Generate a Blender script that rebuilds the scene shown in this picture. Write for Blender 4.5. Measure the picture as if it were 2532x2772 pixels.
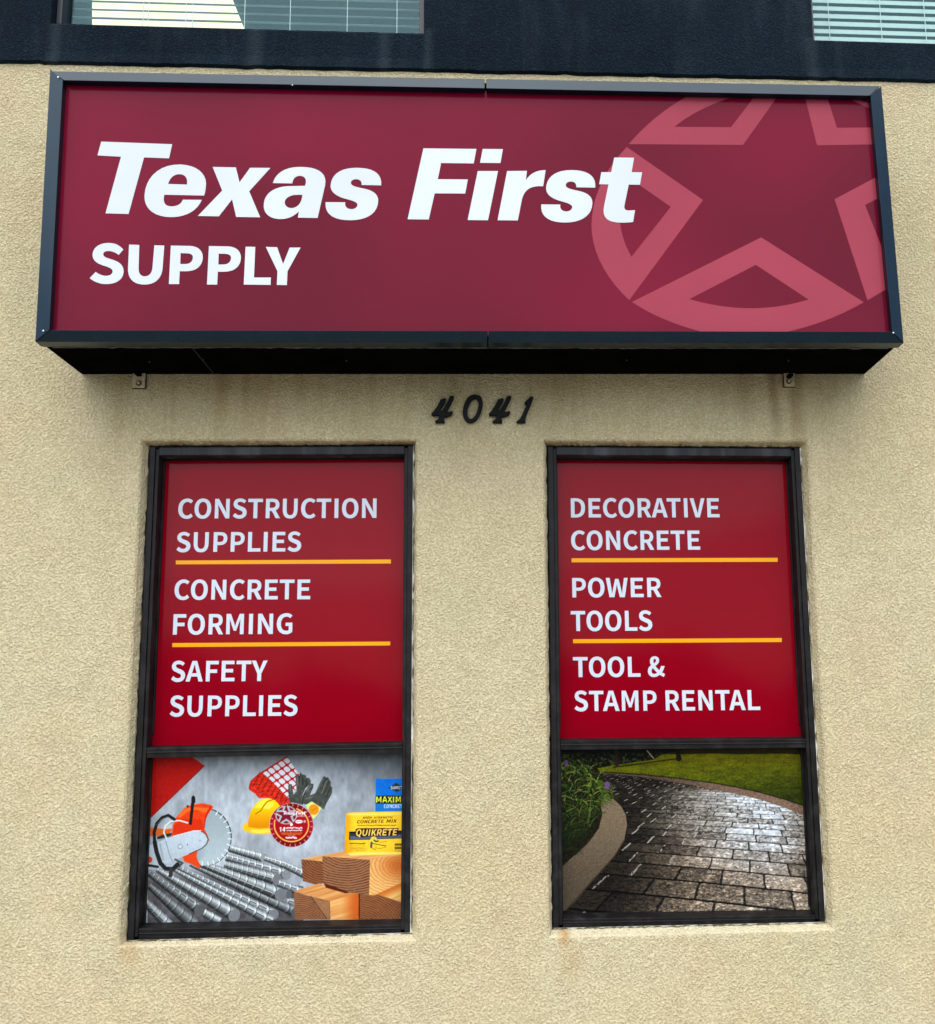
import bpy, bmesh, math, random
import numpy as np
from mathutils import Matrix, Vector

for o in list(bpy.data.objects):
    bpy.data.objects.remove(o, do_unlink=True)
scene = bpy.context.scene
C = scene.collection
random.seed(4)

# ------------------------------------------------------------------ camera
# fitted to the facade: 9 ft x 3 ft sign, 3 ft wide windows, eye height 1.6 m
FPX, PPX, PPY = 2610.41, 1266 + 208.695, 1386 + 173.855
YAW, PITCH, ROLL = 0.0508, 0.1445, -0.0148
CAM = np.array([0.0502, -3.2442, 1.6])
_r0 = np.array([math.cos(YAW), -math.sin(YAW), 0.0])
_f0 = np.array([math.sin(YAW), math.cos(YAW), 0.0])
_z0 = np.array([0, 0, 1.0])
FWD = math.cos(PITCH) * _f0 + math.sin(PITCH) * _z0
_up = -math.sin(PITCH) * _f0 + math.cos(PITCH) * _z0
RIGHT = math.cos(ROLL) * _r0 + math.sin(ROLL) * _up
UP = math.cos(ROLL) * _up - math.sin(ROLL) * _r0
cd = bpy.data.cameras.new('camera')
cd.sensor_fit = 'VERTICAL'
cd.sensor_height = 36
cd.lens = FPX / 2772 * 36
cd.shift_x = -208.695 / 2772
cd.shift_y = 173.855 / 2772
cd.clip_start = 0.05
cd.clip_end = 2000
cam = bpy.data.objects.new('camera', cd)
C.objects.link(cam)
cam.matrix_world = Matrix([[RIGHT[i], UP[i], -FWD[i], CAM[i]] for i in range(3)] + [[0, 0, 0, 1]])
scene.camera = cam

# ------------------------------------------------------------------ light
SUN_EL, SUN_AZ = 60, 190          # azimuth the light comes from, measured from +y clockwise
w = bpy.data.worlds.new('World')
scene.world = w
w.use_nodes = True
nt = w.node_tree
nt.nodes.clear()
sky = nt.nodes.new('ShaderNodeTexSky')
sky.sky_type = 'NISHITA'
sky.sun_disc = False
sky.sun_elevation = math.radians(SUN_EL)
sky.sun_rotation = math.radians(SUN_AZ)
sky.air_density = 1.0
sky.dust_density = 2.0
sky.ozone_density = 1.0
bg = nt.nodes.new('ShaderNodeBackground')
bg.inputs['Strength'].default_value = 0.13
wo = nt.nodes.new('ShaderNodeOutputWorld')
nt.links.new(sky.outputs[0], bg.inputs[0])
nt.links.new(bg.outputs[0], wo.inputs[0])
sd = bpy.data.lights.new('sun', 'SUN')
sd.energy = 1.5
sd.angle = math.radians(105)
sd.color = (1.0, 0.97, 0.92)
so = bpy.data.objects.new('sun', sd)
C.objects.link(so)
az, el = math.radians(SUN_AZ), math.radians(SUN_EL)
sdir = Vector((math.sin(az) * math.cos(el), math.cos(az) * math.cos(el), math.sin(el)))
so.rotation_euler = sdir.to_track_quat('Z', 'Y').to_euler()
so.location = sdir * 30
scene.view_settings.view_transform = 'Standard'
scene.view_settings.look = 'None'
scene.view_settings.gamma = 1
scene.view_settings.exposure = 1.18
scene.render.engine = 'CYCLES'
scene.cycles.max_bounces = 5
scene.cycles.diffuse_bounces = 3
scene.cycles.glossy_bounces = 3

# ------------------------------------------------------------------ helpers
def pix(u, v, y):
    """photo pixel -> point on the vertical plane at depth y"""
    d = FWD + RIGHT * ((u - PPX) / FPX) - UP * ((v - PPY) / FPX)
    t = (y - CAM[1]) / d[1]
    p = CAM + d * t
    return np.array([p[0], y, p[2]])

def pixz(u, v, z):
    d = FWD + RIGHT * ((u - PPX) / FPX) - UP * ((v - PPY) / FPX)
    t = (z - CAM[2]) / d[2]
    return CAM + d * t

def proj(P):
    d = P - CAM
    f = d @ FWD
    return PPX + FPX * (d @ RIGHT) / f, PPY - FPX * (d @ UP) / f

def lin(r, g, b):
    return tuple(((c / 255) / 12.92 if c <= 10 else ((c / 255 + 0.055) / 1.055) ** 2.4) for c in (r, g, b))

def wpos(o):
    l = Vector(o.location)
    while o.parent:
        o = o.parent
        l += Vector(o.location)
    return l

def add(name, me, mat=None, parent=None, smooth=False):
    o = bpy.data.objects.new(name, me)
    C.objects.link(o)
    if mat and not me.materials:
        me.materials.append(mat)
    if smooth:
        me.polygons.foreach_set('use_smooth', [True] * len(me.polygons))
    if parent:
        o.parent = parent
        o.location = -wpos(parent)
    return o

def mesh(name, verts, faces, mat=None, parent=None, smooth=False):
    me = bpy.data.meshes.new(name)
    me.from_pydata([tuple(map(float, v)) for v in verts], [], faces)
    bm = bmesh.new()
    bm.from_mesh(me)
    bmesh.ops.recalc_face_normals(bm, faces=bm.faces)
    bm.to_mesh(me)
    bm.free()
    return add(name, me, mat, parent, smooth)

def rawmesh(name, verts, faces, mat=None, parent=None, smooth=False):
    me = bpy.data.meshes.new(name)
    me.from_pydata([tuple(map(float, v)) for v in verts], [], faces)
    return add(name, me, mat, parent, smooth)

def prism(name, ring0, ring1, mat, parent, bev=0.0, seg=2):
    """solid between two matching closed rings of points"""
    n = len(ring0)
    bm = bmesh.new()
    a = [bm.verts.new(tuple(map(float, p))) for p in ring0]
    b = [bm.verts.new(tuple(map(float, p))) for p in ring1]
    bm.faces.new(a)
    bm.faces.new(b[::-1])
    for i in range(n):
        j = (i + 1) % n
        bm.faces.new((a[i], b[i], b[j], a[j]))
    bmesh.ops.recalc_face_normals(bm, faces=bm.faces)
    if bev:
        bmesh.ops.bevel(bm, geom=bm.edges[:], offset=bev, segments=seg, affect='EDGES', profile=0.5, clamp_overlap=True)
    me = bpy.data.meshes.new(name)
    bm.to_mesh(me)
    bm.free()
    return add(name, me, mat, parent)

def box(name, x0, x1, y0, y1, z0, z1, mat, parent=None, bev=0.0):
    r0 = [(x0, y0, z0), (x1, y0, z0), (x1, y0, z1), (x0, y0, z1)]
    r1 = [(x0, y1, z0), (x1, y1, z0), (x1, y1, z1), (x0, y1, z1)]
    return prism(name, r0, r1, mat, parent, bev)

def empty(name, loc, label=None, cat=None, group=None, parent=None):
    o = bpy.data.objects.new(name, None)
    C.objects.link(o)
    o.empty_display_size = 0.1
    if parent:
        o.parent = parent
        o.location = Vector(loc) - wpos(parent)
    else:
        o.location = loc
    return tag(o, label, cat, group)

def tag(o, label=None, cat=None, group=None, kind=None):
    for k, v in (('label', label), ('category', cat), ('group', group), ('kind', kind)):
        if v:
            o[k] = v
    return o

# --- outlines: tiny path language (M, L, C, Z)
def path(s, f=None, n=9):
    out, cur, pts = [], None, []
    tok = s.replace(',', ' ').split()
    i, cmd = 0, None
    while i < len(tok):
        if tok[i] in 'MLCZ':
            cmd = tok[i]
            i += 1
            if cmd == 'Z':
                out.append(pts)
                pts = []
            continue
        if cmd in 'ML':
            cur = (float(tok[i]), float(tok[i + 1]))
            i += 2
            pts.append(cur)
        else:
            p = [float(t) for t in tok[i:i + 6]]
            i += 6
            for k in range(1, n + 1):
                t = k / n
                a, b, c, d = (1 - t) ** 3, 3 * t * (1 - t) ** 2, 3 * t * t * (1 - t), t ** 3
                pts.append((a * cur[0] + b * p[0] + c * p[2] + d * p[4], a * cur[1] + b * p[1] + c * p[3] + d * p[5]))
            cur = (p[4], p[5])
    if pts:
        out.append(pts)
    if f:
        out = [[f(x, y) for x, y in lp] for lp in out]
    return out

def flat(name, loops, y, ext, mat, parent, bevel=0.0, bres=1):
    """loops of (x, z) filled as a sheet of thickness 2*ext centred on depth y"""
    cu = bpy.data.curves.new(name, 'CURVE')
    cu.dimensions = '2D'
    cu.fill_mode = 'BOTH'
    cu.extrude = ext
    cu.bevel_depth = bevel
    cu.offset = -bevel
    cu.bevel_resolution = bres
    for lp in loops:
        q = [lp[0]]
        for p in lp[1:]:
            if abs(p[0] - q[-1][0]) + abs(p[1] - q[-1][1]) > 1e-5:
                q.append(p)
        if abs(q[0][0] - q[-1][0]) + abs(q[0][1] - q[-1][1]) < 1e-5:
            q.pop()
        sp = cu.splines.new('POLY')
        sp.points.add(len(q) - 1)
        for k, p in enumerate(q):
            sp.points[k].co = (p[0], p[1], 0, 1)
        sp.use_cyclic_u = True
    ob = bpy.data.objects.new('tmp', cu)
    C.objects.link(ob)
    dg = bpy.context.evaluated_depsgraph_get()
    me = bpy.data.meshes.new_from_object(ob.evaluated_get(dg))
    bpy.data.objects.remove(ob)
    bpy.data.curves.remove(cu)
    me.transform(Matrix(((1, 0, 0, 0), (0, 0, -1, y), (0, 1, 0, 0), (0, 0, 0, 1))))
    me.name = name
    me.materials.clear()
    return add(name, me, mat, parent)

def crop(ox, oy, s):
    return lambda x, y: (ox + x * s, oy + y * s)

def onplane(cf, y):
    def f(a, b):
        u, v = cf(a, b)
        p = pix(u, v, y)
        return (p[0], p[2])
    return f

# ------------------------------------------------------------------ materials
def new_mat(name):
    m = bpy.data.materials.new(name)
    m.use_nodes = True
    t = m.node_tree
    b = t.nodes['Principled BSDF']
    return m, t, b

def nd(t, kind, **kw):
    n = t.nodes.new(kind)
    for k, v in kw.items():
        if hasattr(n, k):
            setattr(n, k, v)
        else:
            n.inputs[k].default_value = v
    return n

def simple(name, col, rough=0.5, metal=0.0, spec=0.5, noise=0.0, nscale=8.0, bump=0.0, bscale=200.0, coat=0.0):
    m, t, b = new_mat(name)
    b.inputs['Base Color'].default_value = (*col, 1)
    b.inputs['Roughness'].default_value = rough
    b.inputs['Metallic'].default_value = metal
    b.inputs['Specular IOR Level'].default_value = spec
    b.inputs['Coat Weight'].default_value = coat
    b.inputs['Coat Roughness'].default_value = 0.04
    tc = t.nodes.new('ShaderNodeTexCoord')
    if noise:
        n = nd(t, 'ShaderNodeTexNoise', Scale=nscale, Detail=6.0, Roughness=0.65)
        t.links.new(tc.outputs['Object'], n.inputs['Vector'])
        mr = nd(t, 'ShaderNodeMapRange')
        mr.inputs['From Min'].default_value = 0.3
        mr.inputs['From Max'].default_value = 0.7
        mr.inputs['To Min'].default_value = 1 - noise
        mr.inputs['To Max'].default_value = 1 + noise
        t.links.new(n.outputs['Fac'], mr.inputs['Value'])
        mx = nd(t, 'ShaderNodeMix', data_type='RGBA', blend_type='MULTIPLY')
        mx.inputs['Factor'].default_value = 1
        mx.inputs['A'].default_value = (*col, 1)
        t.links.new(mr.outputs[0], mx.inputs['B'])
        t.links.new(mx.outputs['Result'], b.inputs['Base Color'])
    if bump:
        n2 = nd(t, 'ShaderNodeTexNoise', Scale=bscale, Detail=3.0)
        t.links.new(tc.outputs['Object'], n2.inputs['Vector'])
        bp = nd(t, 'ShaderNodeBump')
        bp.inputs['Strength'].default_value = bump
        bp.inputs['Distance'].default_value = 0.002
        t.links.new(n2.outputs['Fac'], bp.inputs['Height'])
        t.links.new(bp.outputs[0], b.inputs['Normal'])
    return m

def mixc(t, fac, a, b, blend='MIX'):
    mx = nd(t, 'ShaderNodeMix', data_type='RGBA', blend_type=blend)
    for key, v in (('Factor', fac), ('A', a), ('B', b)):
        if isinstance(v, (int, float)):
            mx.inputs[key].default_value = v
        elif isinstance(v, tuple):
            mx.inputs[key].default_value = (*v, 1)
        else:
            t.links.new(v, mx.inputs[key])
    return mx.outputs['Result']

def mth(t, op, a, b=None, c=None, clamp=False):
    n = nd(t, 'ShaderNodeMath', operation=op, use_clamp=clamp)
    for i, v in enumerate((a, b, c)):
        if v is None:
            continue
        if isinstance(v, (int, float)):
            n.inputs[i].default_value = v
        else:
            t.links.new(v, n.inputs[i])
    return n.outputs[0]

def ramp(t, v, lo, hi, a=0.0, b=1.0):
    n = nd(t, 'ShaderNodeMapRange', interpolation_type='SMOOTHSTEP')
    n.inputs['From Min'].default_value = lo
    n.inputs['From Max'].default_value = hi
    n.inputs['To Min'].default_value = a
    n.inputs['To Max'].default_value = b
    t.links.new(v, n.inputs['Value'])
    return n.outputs[0]

def vnoise_node(t, vec, scale, detail=4.0, dist=0.0, sc=(1, 1, 1), off=(0, 0, 0), rough=0.6, rot=(0, 0, 0)):
    mp = nd(t, 'ShaderNodeMapping')
    mp.inputs['Rotation'].default_value = rot
    mp.inputs['Scale'].default_value = sc
    mp.inputs['Location'].default_value = off
    t.links.new(vec, mp.inputs['Vector'])
    n = nd(t, 'ShaderNodeTexNoise', Scale=scale, Detail=detail, Distortion=dist, Roughness=rough)
    t.links.new(mp.outputs[0], n.inputs['Vector'])
    return n.outputs['Fac']

SIGN_BOT = pix(1270, 1013.5, 0.0)[2]

def stucco(name, base, dark, light, amp, cream):
    m, t, b = new_mat(name)
    tc = t.nodes.new('ShaderNodeTexCoord')
    v = tc.outputs['Object']
    big = vnoise_node(t, v, 1.3, 3.0)
    mid = vnoise_node(t, v, 9.0, 4.0)
    fine = vnoise_node(t, v, 135.0, 2.0, 0.0, sc=(1, 1, 1), rough=0.62, rot=(0.5, 0.62, 0.41))
    grain = vnoise_node(t, v, 330.0, 1.0, rot=(0.9, 0.35, 0.7))
    col = mixc(t, ramp(t, big, 0.35, 0.65), base, light)
    if cream:
        hue = vnoise_node(t, v, 2.6, 2.0, off=(5, 2, 9))
        col = mixc(t, ramp(t, hue, 0.5, 0.72, 0, 0.55), col, (0.62, 0.505, 0.31))
        col = mixc(t, ramp(t, hue, 0.48, 0.3, 0, 0.6), col, (0.57, 0.54, 0.335))
    col = mixc(t, ramp(t, mid, 0.5, 0.8, 0, 0.16), col, dark)
    col = mixc(t, ramp(t, fine, 0.26, 0.52, 0.62, 0.0), col, dark)
    col = mixc(t, ramp(t, fine, 0.55, 0.75, 0.0, 0.5), col, tuple(min(0.85, q * (1.25 if cream else 2.4)) for q in light))
    col = mixc(t, ramp(t, mth(t, 'ABSOLUTE', mth(t, 'SUBTRACT', fine, 0.47)), 0.0, 0.045, 0.6, 0.0), col, dark)  # dark crevice lines coloured in for shading the bump relief lacks
    if cream:
        sp = nd(t, 'ShaderNodeSeparateXYZ')
        t.links.new(v, sp.inputs[0])
        x, z = sp.outputs['X'], sp.outputs['Z']
        # run-off dirt streaks below the cabinet, over painted warm shade; both thin out downwards
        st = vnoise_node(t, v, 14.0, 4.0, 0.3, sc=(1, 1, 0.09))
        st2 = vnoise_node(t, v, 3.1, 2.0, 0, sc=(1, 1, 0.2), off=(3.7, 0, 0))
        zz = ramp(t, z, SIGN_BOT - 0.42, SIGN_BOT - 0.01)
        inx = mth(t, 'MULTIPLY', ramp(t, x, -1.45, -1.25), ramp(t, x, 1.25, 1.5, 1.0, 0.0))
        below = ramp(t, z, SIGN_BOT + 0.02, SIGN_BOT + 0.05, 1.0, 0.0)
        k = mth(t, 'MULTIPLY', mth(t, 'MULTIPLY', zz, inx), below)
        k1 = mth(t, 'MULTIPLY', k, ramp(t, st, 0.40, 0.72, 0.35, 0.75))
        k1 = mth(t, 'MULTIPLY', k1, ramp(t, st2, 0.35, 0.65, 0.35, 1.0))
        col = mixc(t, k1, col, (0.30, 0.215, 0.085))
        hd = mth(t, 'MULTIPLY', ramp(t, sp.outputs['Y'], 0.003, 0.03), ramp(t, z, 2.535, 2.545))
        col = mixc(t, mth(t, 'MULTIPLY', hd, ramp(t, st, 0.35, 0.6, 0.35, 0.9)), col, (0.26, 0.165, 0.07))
        sl = mth(t, 'MULTIPLY', ramp(t, sp.outputs['Y'], 0.0008, 0.003), ramp(t, z, 0.935, 0.915))
        col = mixc(t, mth(t, 'MULTIPLY', sl, 0.8), col, (0.72, 0.64, 0.42))  # upward sill face coloured paler in place of light from above
        # two rusty runs under the right-hand bracket
        for cx, wd, s, ln in ((1.035, 0.030, 0.55, 0.34), (1.12, 0.045, 0.4, 0.46), (0.93, 0.05, 0.3, 0.3)):
            d = mth(t, 'ABSOLUTE', mth(t, 'ADD', mth(t, 'SUBTRACT', x, cx), mth(t, 'MULTIPLY', mth(t, 'SUBTRACT', st, 0.5), 0.05)))
            a = mth(t, 'MULTIPLY', ramp(t, d, 0, wd, s, 0.0), ramp(t, z, SIGN_BOT - ln, SIGN_BOT - 0.05))
            a = mth(t, 'MULTIPLY', a, below)
            col = mixc(t, a, col, (0.20, 0.12, 0.05))
        # rust mark at the left corner of the right window sill, and a fainter one on the other
        for (px, py, s, rr) in ((1530, 2530, 0.75, 0.030), (350, 2575, 0.4, 0.06), (1545, 2600, 0.3, 0.06)):
            p = pix(px, py, 0.01)
            dd = mth(t, 'SQRT', mth(t, 'ADD', mth(t, 'POWER', mth(t, 'SUBTRACT', x, float(p[0])), 2.0), mth(t, 'POWER', mth(t, 'MULTIPLY', mth(t, 'SUBTRACT', z, float(p[2])), 0.7), 2.0)))
            dd = mth(t, 'ADD', dd, mth(t, 'MULTIPLY', mth(t, 'SUBTRACT', mid, 0.5), 0.05))
            col = mixc(t, ramp(t, dd, 0.0, rr, s, 0.0), col, (0.45, 0.26, 0.09))
    else:
        sp = nd(t, 'ShaderNodeSeparateXYZ')
        t.links.new(v, sp.inputs[0])
        st = vnoise_node(t, v, 7.0, 4.0, 0.2, sc=(1, 1, 0.18))
        col = mixc(t, ramp(t, st, 0.5, 0.75, 0.0, 0.35), col, (0.030, 0.042, 0.052))
        for (px_, wd_) in ((152, 0.035), (1158, 0.03), (2197, 0.04), (690, 0.05), (1040, 0.04)):
            cx = float(pix(px_, 120, 0)[0])
            d = mth(t, 'ABSOLUTE', mth(t, 'ADD', mth(t, 'SUBTRACT', sp.outputs['X'], cx), mth(t, 'MULTIPLY', mth(t, 'SUBTRACT', st, 0.5), 0.04)))
            k = mth(t, 'MULTIPLY', ramp(t, d, 0.0, wd_, 0.45, 0.0), ramp(t, sp.outputs['Z'], 4.12, 4.10))
            col = mixc(t, k, col, (0.034, 0.047, 0.056))
    t.links.new(col, b.inputs['Base Color'])
    b.inputs['Roughness'].default_value = 0.95
    b.inputs['Specular IOR Level'].default_value = 0.08
    h = mth(t, 'ADD', mth(t, 'MULTIPLY', fine, ramp(t, mid, 0.3, 0.7, 0.88, 1.12)), mth(t, 'MULTIPLY', grain, 0.25))
    bp = nd(t, 'ShaderNodeBump')
    bp.inputs['Strength'].default_value = 1.0
    bp.inputs['Distance'].default_value = amp
    t.links.new(h, bp.inputs['Height'])
    t.links.new(bp.outputs[0], b.inputs['Normal'])
    return m

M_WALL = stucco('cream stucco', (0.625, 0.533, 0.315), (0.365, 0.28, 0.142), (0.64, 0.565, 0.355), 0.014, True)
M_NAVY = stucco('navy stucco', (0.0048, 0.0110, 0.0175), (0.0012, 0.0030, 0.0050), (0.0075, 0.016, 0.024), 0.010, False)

def frame_metal(name, col, streak):
    m, t, b = new_mat(name)
    tc = t.nodes.new('ShaderNodeTexCoord')
    v = tc.outputs['Object']
    n = vnoise_node(t, v, 22.0, 4.0, 0.2, sc=(1, 1, 0.08) if streak else (1, 1, 1))
    n2 = vnoise_node(t, v, 60.0, 4.0, 0.0, sc=(1, 1, 0.15))
    c = mixc(t, ramp(t, n, 0.42, 0.72, 0.0, 0.8 if streak else 0.35), col, tuple(min(1, q * 3.6 + 0.02) for q in col))
    c = mixc(t, ramp(t, n2, 0.55, 0.75, 0.0, 0.5), c, tuple(q * 2.4 + 0.01 for q in col))
    t.links.new(c, b.inputs['Base Color'])
    b.inputs['Roughness'].default_value = 0.42
    t.links.new(ramp(t, n, 0.3, 0.7, 0.40, 0.65), b.inputs['Roughness'])
    b.inputs['Specular IOR Level'].default_value = 0.17
    return m

M_BRONZE = frame_metal('bronze anodised frame', (0.0055, 0.0048, 0.0046), False)
M_BRONZE_STREAK = frame_metal('chalky bronze frame', (0.012, 0.013, 0.0145), True)
M_CAB = simple('black painted cabinet', (0.0022, 0.0022, 0.0020), 0.7, noise=0.5, nscale=12, spec=0.0)
M_RET = simple('dark slate retainer', (0.0022, 0.0075, 0.0125), 0.24, noise=0.3, nscale=14, spec=0.34)
M_RET.node_tree.nodes['Principled BSDF'].inputs['Specular Tint'].default_value = (0.55, 0.85, 1.0, 1)
M_STEEL = simple('zinc screw', (0.6, 0.62, 0.65), 0.25, 1.0)
M_CAULK = simple('old white caulk', (0.55, 0.55, 0.52), 0.8, noise=0.4, nscale=40)
M_BLACKGAP = simple('dark interior', (0.012, 0.012, 0.012), 0.9)
M_NUM = simple('black cast numeral', (0.0025, 0.0025, 0.0022), 0.45, spec=0.09, noise=0.5, nscale=60, bump=0.25, bscale=300)
M_TABPAINT = simple('wall paint on steel tab', (0.40, 0.33, 0.20), 0.6, noise=0.35, nscale=50)
M_TABGAP = simple('gap shade and washer dark', (0.03, 0.022, 0.012), 0.9)

def vinyl(name, col, rough, spec=0.5, perf=0.0, wave=0.0, noise=0.04, perfo=False, nsc=2.5):
    m, t, b = new_mat(name)
    tc = t.nodes.new('ShaderNodeTexCoord')
    v = tc.outputs['Object']
    n = vnoise_node(t, v, nsc, 3.0 if nsc > 2 else 1.0, off=(1.3, 0, 0.8))
    c = mixc(t, 1.0, col, ramp(t, n, 0.3, 0.7, 1 - noise, 1 + noise), 'MULTIPLY')
    if perfo:                      # rows of tiny punched holes read as a faint diamond lattice
        sp = nd(t, 'ShaderNodeSeparateXYZ')
        t.links.new(v, sp.inputs[0])
        ln = []
        for sg in (1, -1):
            q = mth(t, 'SINE', mth(t, 'MULTIPLY', mth(t, 'MULTIPLY_ADD', sp.outputs['X'], float(sg), sp.outputs['Z']), 2 * math.pi / 0.0125))
            ln.append(ramp(t, mth(t, 'ABSOLUTE', q), 0.0, 0.55, 1.0, 0.0))
        k = mth(t, 'MULTIPLY', mth(t, 'MAXIMUM', ln[0], ln[1]), ramp(t, n, 0.42, 0.68, 0.0, 0.13))
        c = mixc(t, k, c, tuple(q * 0.3 for q in col))
    t.links.new(c, b.inputs['Base Color'])
    b.inputs['Roughness'].default_value = rough
    b.inputs['Specular IOR Level'].default_value = spec
    if perf or wave:
        h = vnoise_node(t, v, 3.0, 2.0)
        h = mth(t, 'MULTIPLY', h, wave)
        if perf:
            vo = nd(t, 'ShaderNodeTexNoise', Scale=420.0, Detail=1.0)
            t.links.new(v, vo.inputs['Vector'])
            h = mth(t, 'ADD', h, mth(t, 'MULTIPLY', vo.outputs['Fac'], perf))
        bp = nd(t, 'ShaderNodeBump')
        bp.inputs['Strength'].default_value = 1.0
        bp.inputs['Distance'].default_value = 0.01
        t.links.new(h, bp.inputs['Height'])
        t.links.new(bp.outputs[0], b.inputs['Normal'])
    return m

M_SIGNRED = vinyl('maroon sign face', (0.140, 0.002, 0.0175), 0.16, 0.085, 0.0, 0.06, noise=0.22, nsc=1.15)  # broad tone noise painted in for the soft gradient of reflections
M_STAR = vinyl('rose emblem vinyl', (0.300, 0.040, 0.063), 0.18, 0.085, 0.0, 0.06)
M_WHITE = vinyl('white sign vinyl', (0.555, 0.60, 0.605), 0.25, 0.2)
M_WINRED = vinyl('red window film', (0.212, 0.0006, 0.0072), 0.09, 0.085, 0.0, 0.05, perfo=True)
M_WINWHITE = vinyl('white window film', (0.52, 0.575, 0.63), 0.15, 0.15)
M_YELLOW = vinyl('yellow window film', (0.74, 0.32, 0.002), 0.15, 0.15)

def print_mat(name):
    m, t, b = new_mat(name)
    a = nd(t, 'ShaderNodeVertexColor', layer_name='print')
    t.links.new(a.outputs['Color'], b.inputs['Base Color'])
    b.inputs['Roughness'].default_value = 0.12
    b.inputs['Specular IOR Level'].default_value = 0.18
    return m
M_PRINT = print_mat('printed window film')

def glass_mat():
    m, t, b = new_mat('window glass')
    out = t.nodes['Material Output']
    t.nodes.remove(b)
    tr = nd(t, 'ShaderNodeBsdfTransparent')
    tr.inputs[0].default_value = (0.90, 0.94, 0.92, 1)
    gl = nd(t, 'ShaderNodeBsdfGlossy')
    gl.inputs['Roughness'].default_value = 0.02
    gl.inputs['Color'].default_value = (0.55, 0.92, 1.0, 1)
    lw = nd(t, 'ShaderNodeLayerWeight')
    lw.inputs['Blend'].default_value = 0.5
    fr = nd(t, 'ShaderNodeMath', operation='MULTIPLY_ADD')
    t.links.new(mth(t, 'POWER', lw.outputs['Facing'], 5.0), fr.inputs[0])
    fr.inputs[1].default_value = 0.95
    fr.inputs[2].default_value = 0.026
    mx = nd(t, 'ShaderNodeMixShader')
    t.links.new(fr.outputs[0], mx.inputs[0])
    t.links.new(tr.outputs[0], mx.inputs[1])
    t.links.new(gl.outputs[0], mx.inputs[2])
    t.links.new(mx.outputs[0], out.inputs[0])
    return m
M_GLASS = glass_mat()
M_SLAT = simple('cream blind slat', (0.47, 0.58, 0.54), 0.45)
M_CORD = simple('blind cord', (0.7, 0.72, 0.7), 0.8)
M_ROOM = simple('grey room paint', (0.03, 0.06, 0.065), 0.9)

# ------------------------------------------------------------------ ground (out of frame, bounces light)
m, t, b = new_mat('asphalt')
tc = t.nodes.new('ShaderNodeTexCoord')
a1 = vnoise_node(t, tc.outputs['Object'], 60, 4)
t.links.new(mixc(t, ramp(t, a1, 0.3, 0.7), (0.035, 0.035, 0.036), (0.08, 0.08, 0.08)), b.inputs['Base Color'])
b.inputs['Roughness'].default_value = 0.9
M_ASPH = m
m, t, b = new_mat('concrete paving')
tc = t.nodes.new('ShaderNodeTexCoord')
a1 = vnoise_node(t, tc.outputs['Object'], 7, 6)
t.links.new(mixc(t, ramp(t, a1, 0.3, 0.7), (0.33, 0.31, 0.27), (0.46, 0.44, 0.39)), b.inputs['Base Color'])
b.inputs['Roughness'].default_value = 0.9
M_CONC = m
g = rawmesh('ground', [(-600, -600, -0.13), (600, -600, -0.13), (600, 600, -0.13), (-600, 600, -0.13)], [(0, 1, 2, 3)], M_ASPH)
tag(g, 'dark asphalt parking ground in front of the building', 'ground', kind='structure')
g = box('sidewalk', -9, 9, -4.6, -0.002, -0.2, 0.0, M_CONC, None, 0.01)
tag(g, 'pale concrete pavement along the foot of the wall', 'pavement', kind='structure')
# far wood across the lot, seen only as the dark foot of the reflections
rs = np.random.RandomState(3)
vs, fs = [], []
NX, NZ = 260, 10
for j in range(NZ + 1):
    for i in range(NX + 1):
        x = -90 + 180 * i / NX
        top = 4.6 + 1.2 * math.sin(x * 0.23) + 0.8 * math.sin(x * 0.61 + 1) + 0.6 * rs.rand()
        z = -0.13 + top * j / NZ
        vs.append((x + 0.3 * rs.randn(), -52 + 2.2 * (j / NZ) * -1 + 0.8 * rs.randn(), z + 0.25 * rs.randn() * (j > 0)))
for j in range(NZ):
    for i in range(NX):
        a = j * (NX + 1) + i
        fs.append((a, a + 1, a + NX + 2, a + NX + 1))
g = rawmesh('far_wood', vs, fs, simple('dark foliage', (0.02, 0.032, 0.012), 0.9, noise=0.6, nscale=1.5))
tag(g, 'dark wood across the parking ground behind the viewer', 'wood', kind='stuff')

# ------------------------------------------------------------------ building
BLD = empty('commercial_building', (0, 0, 0), 'cream stucco shop front with a navy stucco upper storey', 'building')

FD = 0.031           # depth of the window frame face behind the wall face
WINS = {
    'L': dict(c=[(405.8, 1209.3), (1119.4, 1205.6), (1111.7, 2525), (345, 2545.8)],
              r=[(384, 1190.5), (1128, 1191), (1128, 2546), (320, 2562)],
              rail=((394, 2025), (394, 2052), (1091, 2011.5), (1091, 2039.5)),
              sill=((372, 2514), (1097, 2503))),
    'R': dict(c=[(1483, 1208), (2165.5, 1212.5), (2235, 2496), (1498, 2512.5)],
              r=[(1472, 1191), (2186, 1192), (2260, 2517), (1487, 2538)],
              rail=((1520, 2005), (1520, 2030), (2180, 2000), (2180, 2024)),
              sill=((1528, 2487), (2205, 2477))),
}
for k, W in WINS.items():
    W['P'] = [pix(*p, FD) for p in W['c']]          # TL TR BR BL
    W['Q'] = [pix(*p, 0.0) for p in W['r']]

def fbm1(n, seed, corr):
    r = np.random.RandomState(seed).randn(n + 40)
    ker = np.exp(-np.linspace(-2, 2, corr) ** 2)
    ker /= np.sqrt((ker ** 2).sum())
    return np.convolve(r, ker, 'same')[20:20 + n]

def ring_pts(Pc, n, off=0.0):
    """points along a quad TL TR BR BL, n per side"""
    out = []
    for k in range(4):
        a, b = Pc[k], Pc[(k + 1) % 4]
        for i in range(n):
            out.append(a + (b - a) * i / n)
    return out

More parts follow.
